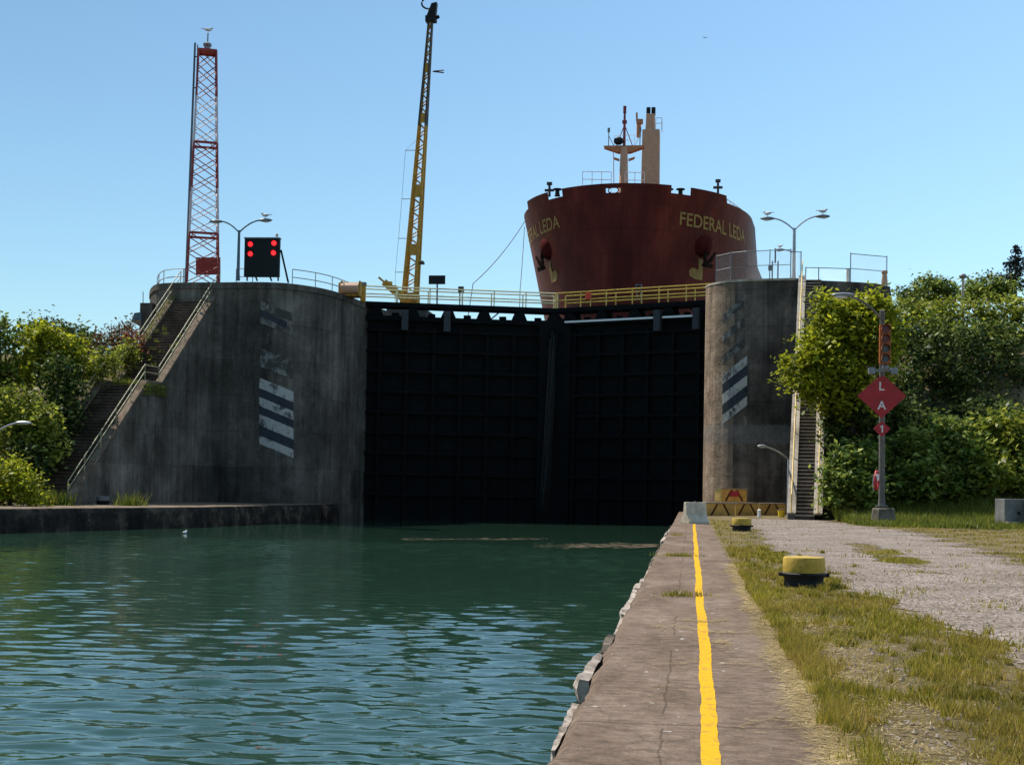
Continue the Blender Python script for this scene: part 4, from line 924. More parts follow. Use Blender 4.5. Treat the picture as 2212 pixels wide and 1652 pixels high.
c = gp(1910, 611, TR-.1)+AX*.8; rt = empty('mooring_post', c, 'short rusty stump against the last dark fence post', 'post'); MB().lathe([(.22, 0), (.16, .7), (.2, .75), (.2, .9), (.05, .95)], c, 10).build('stump', MT['buff'], rt, smooth=True)
# far lattice mast and far lamp seen through the fence
fb_ = at(1674, 612, 150.); ms_ = empty('lattice_mast', (fb_[0], fb_[1], 15), 'small far lattice mast seen through the right wall fence', 'mast')
mm = MB(); zt_ = at(1674, 536, 150)[2]
for i, j in ((-.3, -.3), (.3, -.3), (.3, .3), (-.3, .3)): mm.tube([(fb_[0]+i, fb_[1]+j, 14), (fb_[0]+i, fb_[1]+j, zt_-1.4)], .06, 4)
for k in range(9): mm.tube([(fb_[0]-.3*(-1)**k, fb_[1]-.3, 16.5+k*.8), (fb_[0]+.3*(-1)**k, fb_[1]-.3, 17.3+k*.8)], .05, 4)
mm.build('frame', MT['bluegrey'], ms_); MB().tube([(fb_[0], fb_[1], zt_-1.6), (fb_[0], fb_[1], zt_)], .1, 6).build('aerial', MT['bluegrey'], ms_); MB().box((fb_[0]-.5, fb_[1]-.3, zt_-2.2), (.5, .3, .5)).build('lamp_box', MT['bluegrey'], ms_)
fl = at(1716, 620, 128.); _, tp3 = street_lamp((fl[0], fl[1], 14.), at(1716, 545, 128)[2]-14, [(-1.05, .25)], 'small far single-armed lamp just behind the right double lamp', MT['galv'], .08)
gull(tp3[0], 2.2, 'gull on the far single lamp behind the fence')

# ---------------------------------------------------------------- right foreground: signal mast, signs, bollards, barriers
mb0 = gp(1904, 1133); dS = 64.6; k = dS/3000
mst = empty('signal_mast', mb0, 'grey signal mast with traffic lights and red diamond signs beside the gravel', 'signal mast')
MB().lathe([(.6, -.1), (.62, .12), (.56, .5), (.54, .74), (.48, .8)], mb0+np.array([.08, 0, 0]), 9).build('footing', concrete('rough_brown_concrete', (.06, .055, .04), (.14, .12, .09), (.26, .23, .18), 1.4, .4, .06), mst, bevel=.04)
ptop = at(1906, 670, dS)
MB().tube([mb0+np.array([0, 0, .8]), mb0+np.array([0, 0, 1.2]), ptop], [.2, .15, .115], 12).build('pole', MT['pole'], mst, smooth=True)
MB().lathe([(.3, .86), (.3, .92), (.05, .93)], mb0, 12).build('base_plate', MT['pole'], mst)
P = []; t0, t2 = at(1906, 692, dS), at(1838, 642, dS-.8)
for u in np.linspace(0, 1, 10): P.append(t0+(t2-t0)*np.array([u, u, 1-(1-u)**1.8]))
MB().tube(P, .055, 6).build('lamp_arm', MT['pole'], mst, smooth=True)
hc = at(1822, 637, dS-.9); lh = MB().ball(hc, (.55, .18, .11), 14, 8).build('lamp_head', MT['greysteel'], mst, smooth=True); MB().ball(hc+np.array([-.1, 0, -.07]), (.32, .15, .12), 10, 6).build('lens', MT['signwhite'], lh, smooth=True)
a, b = at(1899, 786, dS-.5), at(1924, 701, dS-.5); hc = (a+b)/2; ww, hh = abs(b[0]-a[0]), abs(b[2]-a[2])
th = MB().box(hc, (ww, .3, hh)).build('traffic_light', MT['orange'], mst, bevel=.03)
for i in range(4):
    c = hc+np.array([0, -.155, hh*(.375-.25*i)]); V = [c+np.array([.17*math.cos(t), 0, .17*math.sin(t)]) for t in np.linspace(0, 2*math.pi, 21)[:-1]]
    MB().slab(V, (0, -.03, 0)).build('lens', MT['lens_red'] if i < 2 else MT['lens_grey'], th)
    P = [[c+np.array([.2*math.cos(t), y, .2*math.sin(t)]) for t in np.linspace(R(-15), R(195), 14)] for y in (0, -.26)]; v_ = MB().grid(P); P2_ = [[c+np.array([.185*math.cos(t), y, .185*math.sin(t)]) for t in np.linspace(R(-15), R(195), 14)] for y in (0, -.26)]; v_.grid(P2_).build('visor', MT['orange'], th)
mm = MB(); bc = at(1907, 800, dS-.3); mm.box(bc, (.9, .25, .12)); mm.ball(bc+np.array([.1, -.1, .12]), (.16, .16, .16), 8, 6); mm.box(bc+np.array([-.5, -.05, -.02]), (.3, .3, .3)); mm.box(bc+np.array([.5, -.05, -.02]), (.3, .3, .3)); mm.build('loudhailer', MT['greysteel'], mst)
def diamond(c, hx, hz, chars, mat=MT['red']):
    c = np.array(c); s = MB(); cut = .06
    s.slab([c+np.array(p) for p in ((-hx, 0, 0), (0, 0, -hz), (hx, 0, 0), (hx*cut*2.2, 0, hz*(1-cut*2.2)), (-hx*cut*2.2, 0, hz*(1-cut*2.2)))], (0, .05, 0)); so_ = s.build('diamond_sign', mat, mst)
    for ch_, dz, size in chars:
        if ch_ == '1':
            w1 = size*.075; hh1 = size*.36; fl1 = size*.16; c_ = c+np.array([.02, -.006, dz])
            MB().slab([c_+np.array(p)*1. for p in ((-w1, 0, -hh1), (w1, 0, -hh1), (w1, 0, hh1), (-w1*.6, 0, hh1), (-fl1-w1, 0, hh1*.62), (-fl1-w1, 0, hh1*.36), (-w1, 0, hh1*.55))], (0, -.003, 0)).build('numeral', MT['signwhite'], so_); continue
        bm = text_mesh(ch_, size); X = [v.co.x for v in bm.verts]; Y = [v.co.y for v in bm.verts]; mx, my = (min(X)+max(X))/2, (min(Y)+max(Y))/2
        for v in bm.verts: v.co = Vector((c[0]+v.co.x-mx, c[1]-.006, c[2]+dz+v.co.y-my))-wloc(mst)
        me = bpy.data.meshes.new('letter'); bm.to_mesh(me); bm.free(); me.materials.append(MT['signwhite']); o = bpy.data.objects.new('letter', me); col.objects.link(o); o.parent = so_
c1_ = at(1905, 855, dS-.35); diamond(c1_, 51.5*k, 48*k, [('L', 21*k, .56), ('A', -20*k, .56)]); c2_ = at(1905, 926, dS-.35); diamond(c2_, 18*k, 17.5*k, [('1', 0, .46)])
lb0 = at(1894, 1037, dS-.35); root = empty('lifebuoy_case', lb0, 'red lifebuoy with a white strap hung on the signal mast', 'lifebuoy')
V, F = disc_ring(lb0, .34, .09, 24, 8, 'y'); V = [lb0+np.array([(v-lb0)[0]*.3-(v-lb0)[1]*.8, (v-lb0)[0]*.9+(v-lb0)[1]*.3, (v-lb0)[2]*1.12]) for v in V]; MB().add(V, F).build('ring', MT['red'], root, smooth=True)
MB().box(lb0+np.array([-.02, -.3, .12]), (.18, .1, .3)).build('strap', MT['signwhite'], root, bevel=.03)
MB().tube([lb0+np.array([-.16, -.1, .25]), lb0+np.array([-.2, -.12, -.3]), lb0+np.array([-.14, -.1, -.5])], .02, 5).build('rope', MT['galv'], root)
# bollards
def bollard(p, r, label):
    root = empty('bollard', p, label, 'bollard', 'low mooring bollards along the canal')
    MB().lathe([(r*.92, -.05), (r*.92, .03), (r*.9, .1), (r*.93, .155), (r*1.04, .19), (r*1.06, .215), (r*.99, .235)], p, 32).build('base', MT['black'], root, smooth=True)
    MB().lathe([(r*.96, .22), (r*.97, .24), (r*.97, .455), (r*.93, .48), (r*.5, .49), (.01, .492)], p, 32).build('cap', MT['bollard_top'], root, smooth=True)
    a = np.array(p)
    for s in (-1, 1): MB().box(a+np.array([s*r*1.04, 0, .2]), (.09, .14, .06)).build('lug', MT['black'], root, bevel=.02)
    return root
bollard(gp(1736, 1267), .345, 'large yellow-topped black bollard in the grass, nearest the camera')
bollard(gp(1602, 1147), .37, 'small-looking yellow-topped bollard in the grass near the chevron barriers')
p = gp(222, 1090); bl = bollard(p, .37, 'grey faded bollard on the far left quay by the staircase foot')
for ch_ in bl.children:
    if ch_.name.startswith('cap'): ch_.data.materials[0] = MT['block']
# jersey barrier at the quay end
def jersey(p, q, label, mat=MT['pale'], hgt=1.0):
    p, q = np.array(p), np.array(q); root = tag(bpy.data.objects.new('concrete_barrier', None), label, 'barrier'); col.objects.link(root); root.location = p
    d = (q-p)/np.linalg.norm(q-p); n = np.array([d[1], -d[0], 0]); pr_ = [(-.4, 0), (-.4, .1), (-.17, .4), (-.1, hgt), (.1, hgt), (.17, .4), (.4, .1), (.4, 0)]
    poly = [p+n*a+np.array([0, 0, b*1.]) for a, b in pr_]; MB().slab(poly, q-p).build('body', mat, root, bevel=.02)
    MB().box((p+q)/2+np.array([0, 0, hgt+.02]), (.1, .1, .06)).build('lifting_eye', MT['greysteel'], root); return root
jersey((-.26, 61.9, 0), (.62, 62.4, 0), 'pale concrete barrier at the end of the yellow quay line', concrete('cream_concrete', (.3, .25, .18), (.5, .43, .33), (.62, .55, .45), 1.5, .3, .02), .95)
def chev_barrier(px0, px1, row, d_, hgt, label, th=.45, lift=0., sign=False):
    a, b = gp(px0, row), gp(px1, row); a[2] = b[2] = 0; b = a+(b-a); root = empty('chevron_barrier', (a+b)/2+np.array([0, 0, lift]), label, 'barrier', 'yellow chevron barriers at the lock wall foot')
    d = (b-a); L = np.linalg.norm(d); d /= L; n = np.array([-d[1], d[0], 0]); z = np.array([0, 0, 1.])
    MB().slab([a+z*lift, b+z*lift, b+z*(lift+hgt), a+z*(lift+hgt)], n*th).build('block', MT['chevron_y'], root, bevel=.03)
    MB().slab([a+z*(lift+hgt+.004)-n*.02-d*.02, b+z*(lift+hgt+.004)-n*.02+d*.02, b+z*(lift+hgt+.004)+n*(th+.02)+d*.02, a+z*(lift+hgt+.004)+n*(th+.02)-d*.02], z*.05).build('cap', MT['pale'], root)
    sm = MB(); nst = 4; w_ = .2; c = L/2
    for s in (-1, 1):
        for k_ in range(nst):
            x = .16+k_*.5; xa, xb = x+hgt*.75, x
            P = [(xb, .02), (xb+w_, .02), (xa+w_-.05, hgt-.03), (xa-.05, hgt-.03)] if False else [(xa, .03), (xa+w_, .03), (xb+w_, hgt-.03), (xb, hgt-.03)]
            if max(xa, xb)+w_ > L/2-.02: continue
            sm.add([a+d*(c+s*u)+z*(lift+v)-n*.004 for u, v in P], [(0, 1, 2, 3)])
    if sm.n: sm.build('stripe', MT['chevron_b'], root)
    if sign: MB().slab([a+d*(c-.45)+z*(lift+hgt*.4), a+d*(c+.45)+z*(lift+hgt*.4), a+d*(c+.42)+z*(lift+hgt*.85), a+d*(c-.42)+z*(lift+hgt*.85)], -n*.03).build('notice', MT['pink'], root)
    return root
chev_barrier(1523, 1588, 1113.5, 82, .72, 'left lower yellow chevron barrier beside the pale concrete barrier')
chev_barrier(1590, 1638, 1113, 82, .72, 'middle lower yellow chevron barrier under the raised one')
chev_barrier(1641, 1697, 1112.5, 84, .7, 'right lower yellow chevron barrier behind the bright bucket')
chev_barrier(1557, 1613, 1110, 84, .78, 'upper yellow chevron barrier with a pink notice, raised on the others', .5, .78, True)
c = gp(1688, 1116); MBk = empty('bucket', c, 'bright yellow plastic bucket in front of the right chevron barrier', 'bucket'); MB().lathe([(.17, 0), (.22, .36), (.2, .36), (.15, .04)], c, 14).build('body', MT['bucket'], MBk, smooth=True)
MB().tube([c+np.array([.21*math.cos(t), 0, .34+.12*math.sin(t)]) for t in np.linspace(0, math.pi, 9)], .012, 4).build('handle', MT['greysteel'], MBk)
c = gp(1640, 1117); pp = empty('marker_post', c, 'short white marker stump between the middle and right chevron barriers', 'post'); MB().lathe([(.09, 0), (.09, .35), (.11, .36), (.1, .42), (.02, .46)], c, 10).build('stump', MT['white'], pp, smooth=True)
# grey blocks at the right edge
for (x0, x1, r, lb_) in ((2170, 2214, 1139, 'grey concrete block with a round hole at the right edge of the grass'), (2219, 2268, 1140, 'grey concrete block cut off by the right edge of the picture')):
    a, b = gp(x0, r), gp(x1, r); a[2] = b[2] = 0; d = (b-a); d[1] *= .4; d = d/np.linalg.norm(d)*np.linalg.norm(b-a); root = empty('concrete_block', a, lb_, 'concrete block', 'grey concrete blocks on the grass')
    n = np.array([-d[1], d[0], 0])/np.linalg.norm(d); MB().slab([a, a+d, a+d+np.array([0, 0, 1.35]), a+np.array([0, 0, 1.35])], n*.9).build('body', MT['block'], root, bevel=.03)
    ce = a+d*.5+np.array([0, 0, .68])-n*.006; MB().slab([ce+d/np.linalg.norm(d)*.09*math.cos(t)+np.array([0, 0, .09*math.sin(t)]) for t in np.linspace(0, 2*math.pi, 17)[:-1]], n*.02).build('socket', MT['black'], root)
    MB().slab([a-n*.3, a+d*.4-n*.2, a+d*.5, a], (0, 0, .28)).build('kerb_piece', MT['pale'], root)
# lamps on arms at the walls
def wall_lamp(p0, p1, label, drop=1.):
    root = empty('street_lamp', p0, label, 'street lamp'); P = [p0+(p1-p0)*np.array([u, u, 1-(1-u)**1.7]) for u in np.linspace(0, 1, 10)]
    MB().tube(P, .05, 6).build('arm', MT['galv'], root, smooth=True); s = (p1-p0); s[2] = 0; s /= np.linalg.norm(s); A = np.array([s, np.cross((0, 0, 1), s), (0, 0, 1)])
    MB().ball(p1+s*.2, (.42, .15, .1), 12, 7, A).build('lamp_head', MT['galv'], root, smooth=True)
    MB().tube([p0+np.array([0, 0, -drop]), p0], .08, 8).build('pole', MT['galv'], root); return root
wall_lamp(at(1704, 992, 78), at(1650, 964, 76), 'grey lamp arm reaching left from the right staircase over the chevron barriers', 3.4)
wall_lamp(at(-30, 950, 70), at(42, 913, 70), 'grey street lamp arm in front of the left trees', 3.)
c = at(2080, 650, 100.); root = empty('lamp_post', c, 'thin post with a round lamp on the grassy hilltop', 'lamp post'); MB().tube([c+np.array([0, 0, -2]), at(2080, 600, 100)], .09, 8).build('post', MT['pale'], root); MB().ball(at(2080, 597, 100), (.28, .28, .2), 10, 7).build('lamp', MT['greysteel'], root, smooth=True)
a = at(2030, 655, 101.); b = at(2105, 655, 101.); root = fence('railing', [a+np.array([0, 0, -.6]), b+np.array([0, 0, -.6])], .75, 'low rusty rail on the hilltop below the round lamp post', MT['buff'], .04, .5, 1.2)
# timber fenders along the canal face of the near quay
y = 6.0
while y < 62:
    L = random.uniform(.9, 2.6)*(1 if y < 25 else 1.8); m = MB(); n = max(6, int(L/.14)); P = []
    zc = -random.uniform(.06, .16); wd = random.uniform(.04, .115); top_ = random.uniform(-.02, .04); skew = random.uniform(-.05, .05)
    for k_ in range(n+1):
        u = k_/n; yk = y+L*u; tp_ = random.uniform(.35, .8) if k_ in (0, n) else random.uniform(.75, 1.08)
        r_ = lambda s: random.uniform(-s, s)
        wk_ = (wd+skew*(u-.5))*tp_; hk = random.uniform(.15, .3)
        P.append([(-.806, yk+r_(.02), zc-hk), (-.81-wk_*.9, yk+r_(.03), zc-hk+r_(.04)), (-.815-wk_+r_(.012), yk, zc-.05+r_(.02)), (-.82-wk_*.75, yk, zc+top_+r_(.016)), (-.806, yk, zc+top_*.5+r_(.012))])
    m.grid(P); m.add(P[0], [(0, 1, 2, 3, 4)]); m.add(P[-1], [(0, 1, 2, 3, 4)])
    o = m.build('fender_timber', MT['timber'] if random.random() < .8 else MT['timber_dark'], loc=(-.85, y, zc)); tag(o, 'splintered grey fender timber along the canal edge of the near quay', 'fender timber', 'splintered fender timbers along the quay edge'); y += L+random.choice([.02, .04, .15, .5, .9])
# birds and bits
bd = at(1523, 82, 420.); m = MB(); m.ball(bd, (.35, .12, .1), 8, 6); m.slab([bd+np.array(p) for p in ((0, -.1, 0), (.0, .1, 0), (-.6, .1, .25), (-.9, 0, .15))], (0, 0, .03)); m.slab([bd+np.array(p) for p in ((0, -.1, 0), (.0, .1, 0), (.6, .1, .2), (.9, 0, .1))], (0, 0, .03))
tag(m.build('flying_bird', MT['cranedark'], loc=bd), 'tiny dark bird flying high above the ship', 'bird')
gp_ = gp(400, 1152, WZ); o = gull(gp_, 1.5, 'white gull floating on the water below the left quay', 'gulls perched on the lock', .0, .6)
tag(gull(at(1160, 458, 1)*0+np.array([*gp(605, 511, 18.)[:2]*0, 0])+np.array([pc[0]+1.0, pc[1], pc[2]+abs(at(527, 598, ds)[2]-at(606, 517, ds)[2])/2+.08]), 1.9, 'small gull on the top right corner of the signal board', stand=.08))

# ---------------------------------------------------------------- vegetation
def leaves_at(C, size, up=.35):
    n = len(C); u = rng.normal(size=(n, 3)); u /= np.linalg.norm(u, axis=1)[:, None]; nr = rng.normal(size=(n, 3)); nr[:, 2] = np.abs(nr[:, 2])+up+.3; nr /= np.linalg.norm(nr, axis=1)[:, None]
    a = np.cross(nr, u); a /= np.linalg.norm(a, axis=1)[:, None]; b = np.cross(nr, a); s = (size*rng.uniform(.55, 1.35, n))[:, None]
    q_ = np.empty((n, 4, 3)); q_[:, 0] = C-a*s*.5; q_[:, 1] = C-b*s*.27+nr*s*.06; q_[:, 2] = C+a*s*.55; q_[:, 3] = C+b*s*.27+nr*s*.06; return q_.reshape(-1, 3)
def clumps(blobs, nl, clump_r, per):
    out = []; vol = np.array([b[3]*b[4]*b[5] for b in blobs])**.67; vol /= vol.sum()
    for b, f in zip(blobs, vol):
        n = max(10, int(nl*f)); kc = max(4, n//per); d = rng.normal(size=(kc, 3)); d /= np.linalg.norm(d, axis=1)[:, None]; r = rng.uniform(.3, 1.0, kc)[:, None]**.6*rng.uniform(.85, 1.28, kc)[:, None]
        cc = np.array(b[:3])+d*r*np.array(b[3:]); pick = rng.integers(0, kc, n); out.append(cc[pick]+rng.normal(size=(n, 3))*clump_r*rng.uniform(.5, 1.3, kc)[pick][:, None])
    return np.concatenate(out)
def blob(px, row, rx, ry, d, dep=.8):
    c = at(px, row, d); s = d/3000; return (c[0], c[1], c[2], rx*s, max(rx, ry)*s*dep, ry*s)
def plant(name, label, cat, blobs, nl, size, mat, foot, group=None, cr=.35, per=26, trunk=.12, bare=0):
    foot = np.array(foot, float); root = empty(name, foot, label, cat, group); C = clumps(blobs, nl, cr, per)
    fastmesh('crown', leaves_at(C, size), 4, MT[mat], root)
    m = MB(); cen = np.mean([b[:3] for b in blobs], axis=0); fork = foot*.45+cen*.55; fork[0] = foot[0]*.7+cen[0]*.3
    m.tube([foot-np.array([0, 0, .4]), (foot+fork)/2+rng.normal(size=3)*.1, fork], [trunk*1.2, trunk, trunk*.75], 7)
    for b in blobs:
        e = np.array(b[:3])+np.array([0, 0, b[5]*.3]); mid = (fork+e)/2+rng.normal(size=3)*.25; m.tube([fork, mid, e], [trunk*.6, trunk*.4, trunk*.15], 5)
        for k_ in range(bare):
            d = rng.normal(size=3); d[2] = abs(d[2])+.5; d /= np.linalg.norm(d); m.tube([e-d*.4, e+d*np.array(b[3:])*1.15], [.03, .012], 4)
    m.build('trunk', MT['bark'], root, smooth=True); return root
def gz(px, row, d, hillf): p = at(px, row, d); return (p[0], p[1], float(hillf(p[0], p[1])))
# right bank
plant('tree', 'bright yellow-green tree leaning over the right staircase', 'tree', [blob(1845, 705, 70, 55, 77), blob(1790, 730, 60, 50, 76.5), blob(1730, 795, 48, 34, 76), blob(1800, 800, 75, 55, 76), blob(1890, 740, 55, 70, 77), blob(1870, 820, 60, 50, 77), blob(1765, 760, 45, 45, 76), blob(1885, 665, 30, 30, 77), blob(1775, 655, 9, 24, 77), blob(1818, 668, 28, 28, 77), blob(1760, 840, 40, 30, 76), blob(1830, 860, 60, 34, 76.5), blob(1780, 690, 26, 30, 77), blob(1905, 690, 26, 40, 77)], 15000, .32, 'leaf_bright', gz(1850, 1080, 77, hill_z), cr=.34, per=22, trunk=.2)
plant('shrub', 'dark tall shrub below the bright tree, right of the stair steps', 'shrub', [blob(1812, 890, 44, 55, 77.5), blob(1860, 930, 60, 70, 77), blob(1812, 980, 30, 60, 77), blob(1900, 890, 60, 60, 78), blob(1850, 870, 60, 40, 78)], 8000, .3, 'leaf_dark', gz(1830, 1080, 80, hill_z), 'shrubs on the right bank')
plant('shrub', 'large dark green shrub right of the diamond sign, high on the bank', 'shrub', [blob(2040, 760, 75, 70, 84), blob(2010, 840, 70, 80, 83), blob(2090, 850, 85, 75, 83), blob(2150, 760, 70, 70, 85), blob(1970, 760, 50, 60, 83), blob(2180, 850, 60, 80, 84), blob(2060, 915, 90, 45, 82)], 11000, .33, 'leaf_dark', gz(2060, 1000, 86, hill_z), 'shrubs on the right bank')
plant('shrub', 'leafy light green shrub along the top edge of the right bank', 'shrub', [blob(1960, 680, 55, 32, 89), blob(2020, 680, 60, 30, 90), blob(2090, 690, 65, 34, 90), blob(2170, 680, 60, 40, 90), blob(2215, 700, 50, 50, 89), blob(1990, 710, 60, 40, 88), blob(2060, 735, 70, 34, 88), blob(2130, 735, 60, 34, 88), blob(2200, 745, 50, 34, 88)], 11000, .3, 'leaf_olive', gz(2080, 760, 92, hill_z), 'shrubs on the right bank')
plant('bush', 'round bush on the skyline beside the right lock wall', 'bush', [blob(2012, 628, 42, 30, 108), blob(1985, 638, 24, 18, 107), blob(2050, 640, 26, 22, 108)], 3800, .3, 'leaf_mid', gz(2012, 700, 108, hill_z), 'bushes on the hilltop', .3)
plant('bush', 'wide bush on the skyline below the spruce', 'bush', [blob(2130, 625, 42, 26, 110), blob(2165, 632, 30, 22, 110), blob(2100, 635, 24, 20, 109)], 3800, .3, 'leaf_mid', gz(2140, 700, 110, hill_z), 'bushes on the hilltop', .3)
plant('bush', 'small dark tuft on the skyline right against the wall end', 'bush', [blob(1952, 640, 14, 12, 105), blob(1965, 650, 22, 14, 104)], 900, .28, 'leaf_dark', gz(1955, 700, 105, hill_z), 'bushes on the hilltop', .25)
def spruce(px, r0, r1, wpx, d, label):
    a, b = at(px, r1, d), at(px, r0, d); H_ = b[2]-a[2]; root = empty('spruce_tree', a, label, 'tree'); C = []
    MB().tube([a-np.array([0, 0, 3]), b], [.2, .03], 6).build('trunk', MT['bark'], root)
    for k_ in range(70):
        u = rng.uniform(0, .97); L = (1-u)*wpx/3000*d*rng.uniform(.6, 1.15)+.15; an = rng.uniform(0, 2*math.pi); n = int(8+20*L)
        s = rng.uniform(.15, 1, n)[:, None]; base = np.array([a[0], a[1], a[2]+H_*u]); dr = np.array([math.cos(an), math.sin(an), -.12])
        C.append(base+dr*L*s+np.array([0, 0, .35])*s**2*L*.4+rng.normal(size=(n, 3))*.09)
    fastmesh('crown', leaves_at(np.concatenate(C), .26, 0), 4, MT['needle'], root)
spruce(2194, 528, 625, 48, 112, 'dark spruce tree standing on the hilltop at the right edge')
sum_g = 'leafy sumac shrubs at the bank foot'
plant('shrub', 'low dark shrub at the bank foot just left of the signal mast', 'shrub', [blob(1840, 1030, 50, 55, 73), blob(1805, 1060, 28, 36, 72), blob(1875, 1000, 35, 40, 74), blob(1865, 1060, 40, 30, 72)], 4200, .34, 'leaf_mid', gz(1845, 1090, 73, hill_z), sum_g)
plant('shrub', 'broad sumac shrub directly right of the signal mast pole', 'shrub', [blob(1965, 980, 55, 45, 75), blob(1985, 1040, 70, 45, 73.5), blob(2010, 940, 60, 28, 77)], 4800, .37, 'leaf_mid', gz(1985, 1090, 75, hill_z), sum_g)
plant('shrub', 'arching sumac shrub with a pale fringe in the middle of the bank', 'shrub', [blob(2060, 935, 55, 26, 77), blob(2075, 985, 60, 45, 75.5), blob(2070, 1045, 55, 40, 74)], 4800, .37, 'leaf_mid', gz(2065, 1090, 75, hill_z), sum_g)
plant('shrub', 'bright-tipped sumac shrub beside the grey concrete blocks', 'shrub', [blob(2150, 960, 60, 50, 76), blob(2200, 930, 45, 50, 76.5), blob(2140, 1025, 55, 36, 74), blob(2205, 1020, 45, 60, 75)], 6200, .38, 'leaf_olive', gz(2160, 1090, 75, hill_z), sum_g)
plant('shrub', 'deep green undergrowth shrub behind the sumacs on the middle slope', 'shrub', [blob(1930, 860, 45, 60, 81), blob(1950, 920, 60, 45, 79), blob(2130, 905, 80, 40, 80), blob(1925, 1010, 40, 60, 77)], 5500, .32, 'leaf_dark', gz(1990, 1000, 81, hill_z), 'shrubs on the right bank')
# left bank
lg = 'trees on the left bank'
plant('tree', 'tall green tree cut by the left edge of the picture', 'tree', [blob(10, 760, 40, 70, 86), blob(-30, 820, 50, 80, 86), blob(25, 840, 45, 50, 85), blob(-2, 700, 16, 24, 86)], 5000, .32, 'leaf_mid', gz(0, 1000, 86, lbank_z), lg, trunk=.2)
plant('tree', 'bright-topped green tree with a dark lower half left of the stairs', 'tree', [blob(108, 745, 36, 34, 85), blob(80, 790, 45, 40, 85), blob(150, 770, 32, 36, 85), blob(95, 720, 20, 18, 85)], 4200, .32, 'leaf_bright', gz(110, 980, 86, lbank_z), lg, trunk=.2)
plant('shrub', 'dark round shrub between the bright tree and the staircase', 'shrub', [blob(140, 830, 46, 60, 83), blob(140, 890, 36, 50, 82), blob(90, 930, 45, 60, 81), blob(110, 960, 34, 40, 80)], 5600, .32, 'leaf_dark', gz(130, 1000, 83, lbank_z), 'shrubs on the left bank')
plant('tree', 'hazy round-topped tree on the left skyline', 'tree', [blob(110, 712, 50, 20, 116), blob(150, 735, 50, 26, 116), blob(190, 745, 34, 30, 114), blob(70, 730, 40, 25, 117)], 4200, .36, 'leaf_dark', (*at(120, 800, 116)[:2], 10.), lg, trunk=.2)
plant('shrub', 'brown seedy shrub with bare twigs against the sky', 'shrub', [blob(240, 740, 34, 30, 94), blob(215, 770, 36, 32, 93), blob(275, 722, 22, 24, 95)], 2600, .24, 'leaf_brown', gz(245, 850, 93, lbank_z), 'shrubs on the left bank', bare=9)
plant('shrub', 'rust-red sumac by the upper left stair rail', 'shrub', [blob(288, 745, 18, 22, 91), blob(275, 770, 14, 18, 90)], 900, .26, 'leaf_rust', gz(288, 830, 90, lbank_z), 'shrubs on the left bank', bare=2)
plant('shrub', 'yellow-green shrub pressed against the left stair landing', 'shrub', [blob(225, 790, 26, 26, 87), blob(195, 815, 22, 28, 86), blob(275, 765, 20, 22, 89)], 2000, .26, 'leaf_olive', gz(235, 860, 87, lbank_z), 'shrubs on the left bank')
plant('shrub', 'olive shrub with spreading branches beside the left lamp', 'shrub', [blob(30, 880, 55, 45, 79), blob(80, 920, 50, 40, 78.5), blob(20, 950, 45, 40, 78), blob(95, 960, 40, 26, 78)], 5000, .3, 'leaf_olive', gz(50, 1060, 79, lbank_z), 'shrubs on the left bank')
plant('shrub', 'sunlit bright green bush at the far left quay edge', 'shrub', [blob(20, 1045, 45, 48, 72), blob(55, 1065, 32, 30, 71.5), blob(-30, 1050, 45, 50, 72)], 4200, .24, 'leaf_bright', gz(20, 1100, 72, lbank_z), 'shrubs on the left bank')
plant('shrub', 'shadowy shrub on the slope left of the lower stair flight', 'shrub', [blob(60, 1000, 36, 40, 77), blob(95, 990, 20, 30, 79), blob(30, 1010, 35, 34, 77)], 3000, .3, 'leaf_dark', gz(90, 1060, 78, lbank_z), 'shrubs on the left bank')
def weeds(name, label, cat, pts, n, h, mat, spread):
    C = []; pts = np.array(pts)
    k_ = rng.integers(0, len(pts), n); p = pts[k_]+rng.normal(size=(n, 3))*np.array([spread, spread, .0]); hh = h*rng.uniform(.4, 1.2, n); lean = rng.normal(size=(n, 2))*.3; a = rng.uniform(0, 2*math.pi, n); w_ = .02*rng.uniform(.7, 1.6, n)*(h/.5)**.5
    q_ = np.empty((n, 3, 3)); q_[:, 0] = p+np.stack([np.cos(a)*w_, np.sin(a)*w_, 0*a], 1); q_[:, 1] = p-np.stack([np.cos(a)*w_, np.sin(a)*w_, 0*a], 1); q_[:, 2] = p+np.stack([lean[:, 0]*hh, lean[:, 1]*hh, hh], 1)
    o = fastmesh(name, q_.reshape(-1, 3), 3, MT[mat]); tag(o, label, cat, kind='stuff'); return o
weeds('weeds', 'yellow weeds at the foot of the left staircase', 'weeds', [gp(x, 1091) for x in np.linspace(85, 135, 12)]+[gp(x, 1092) for x in (270, 280, 290)], 900, .8, 'tallgrass', .3)
stl = [baseL+(lnd0-baseL)*u for u in np.linspace(.6, 1, 20)]+[lnd1+(topL-lnd1)*u for u in np.linspace(0, 1, 40)]
weeds('weeds', 'moss and weeds growing on the left stair treads', 'weeds', [p+np.array([-rng.uniform(.5, 2.6), 0, .1]) for p in [lnd0+(lnd1-lnd0)*u for u in np.linspace(-.4, 1.4, 60)]]+[p+np.array([-rng.uniform(.5, 2.8), 0, .15]) for p in stl[20:42]]+[p+np.array([-3.1, 0, .2]) for p in stl[20:]], 2600, .28, 'tallgrass', .12)
weeds('weeds', 'ivy and weeds hanging under the left stair landing', 'weeds', [lnd0+(lnd1-lnd0)*u+np.array([.12, -.05, z]) for u in np.linspace(-.3, 1.2, 20) for z in (-.1, -.35, -.5-abs(u-.5)*.2)], 700, .3, 'tallgrass', .12)
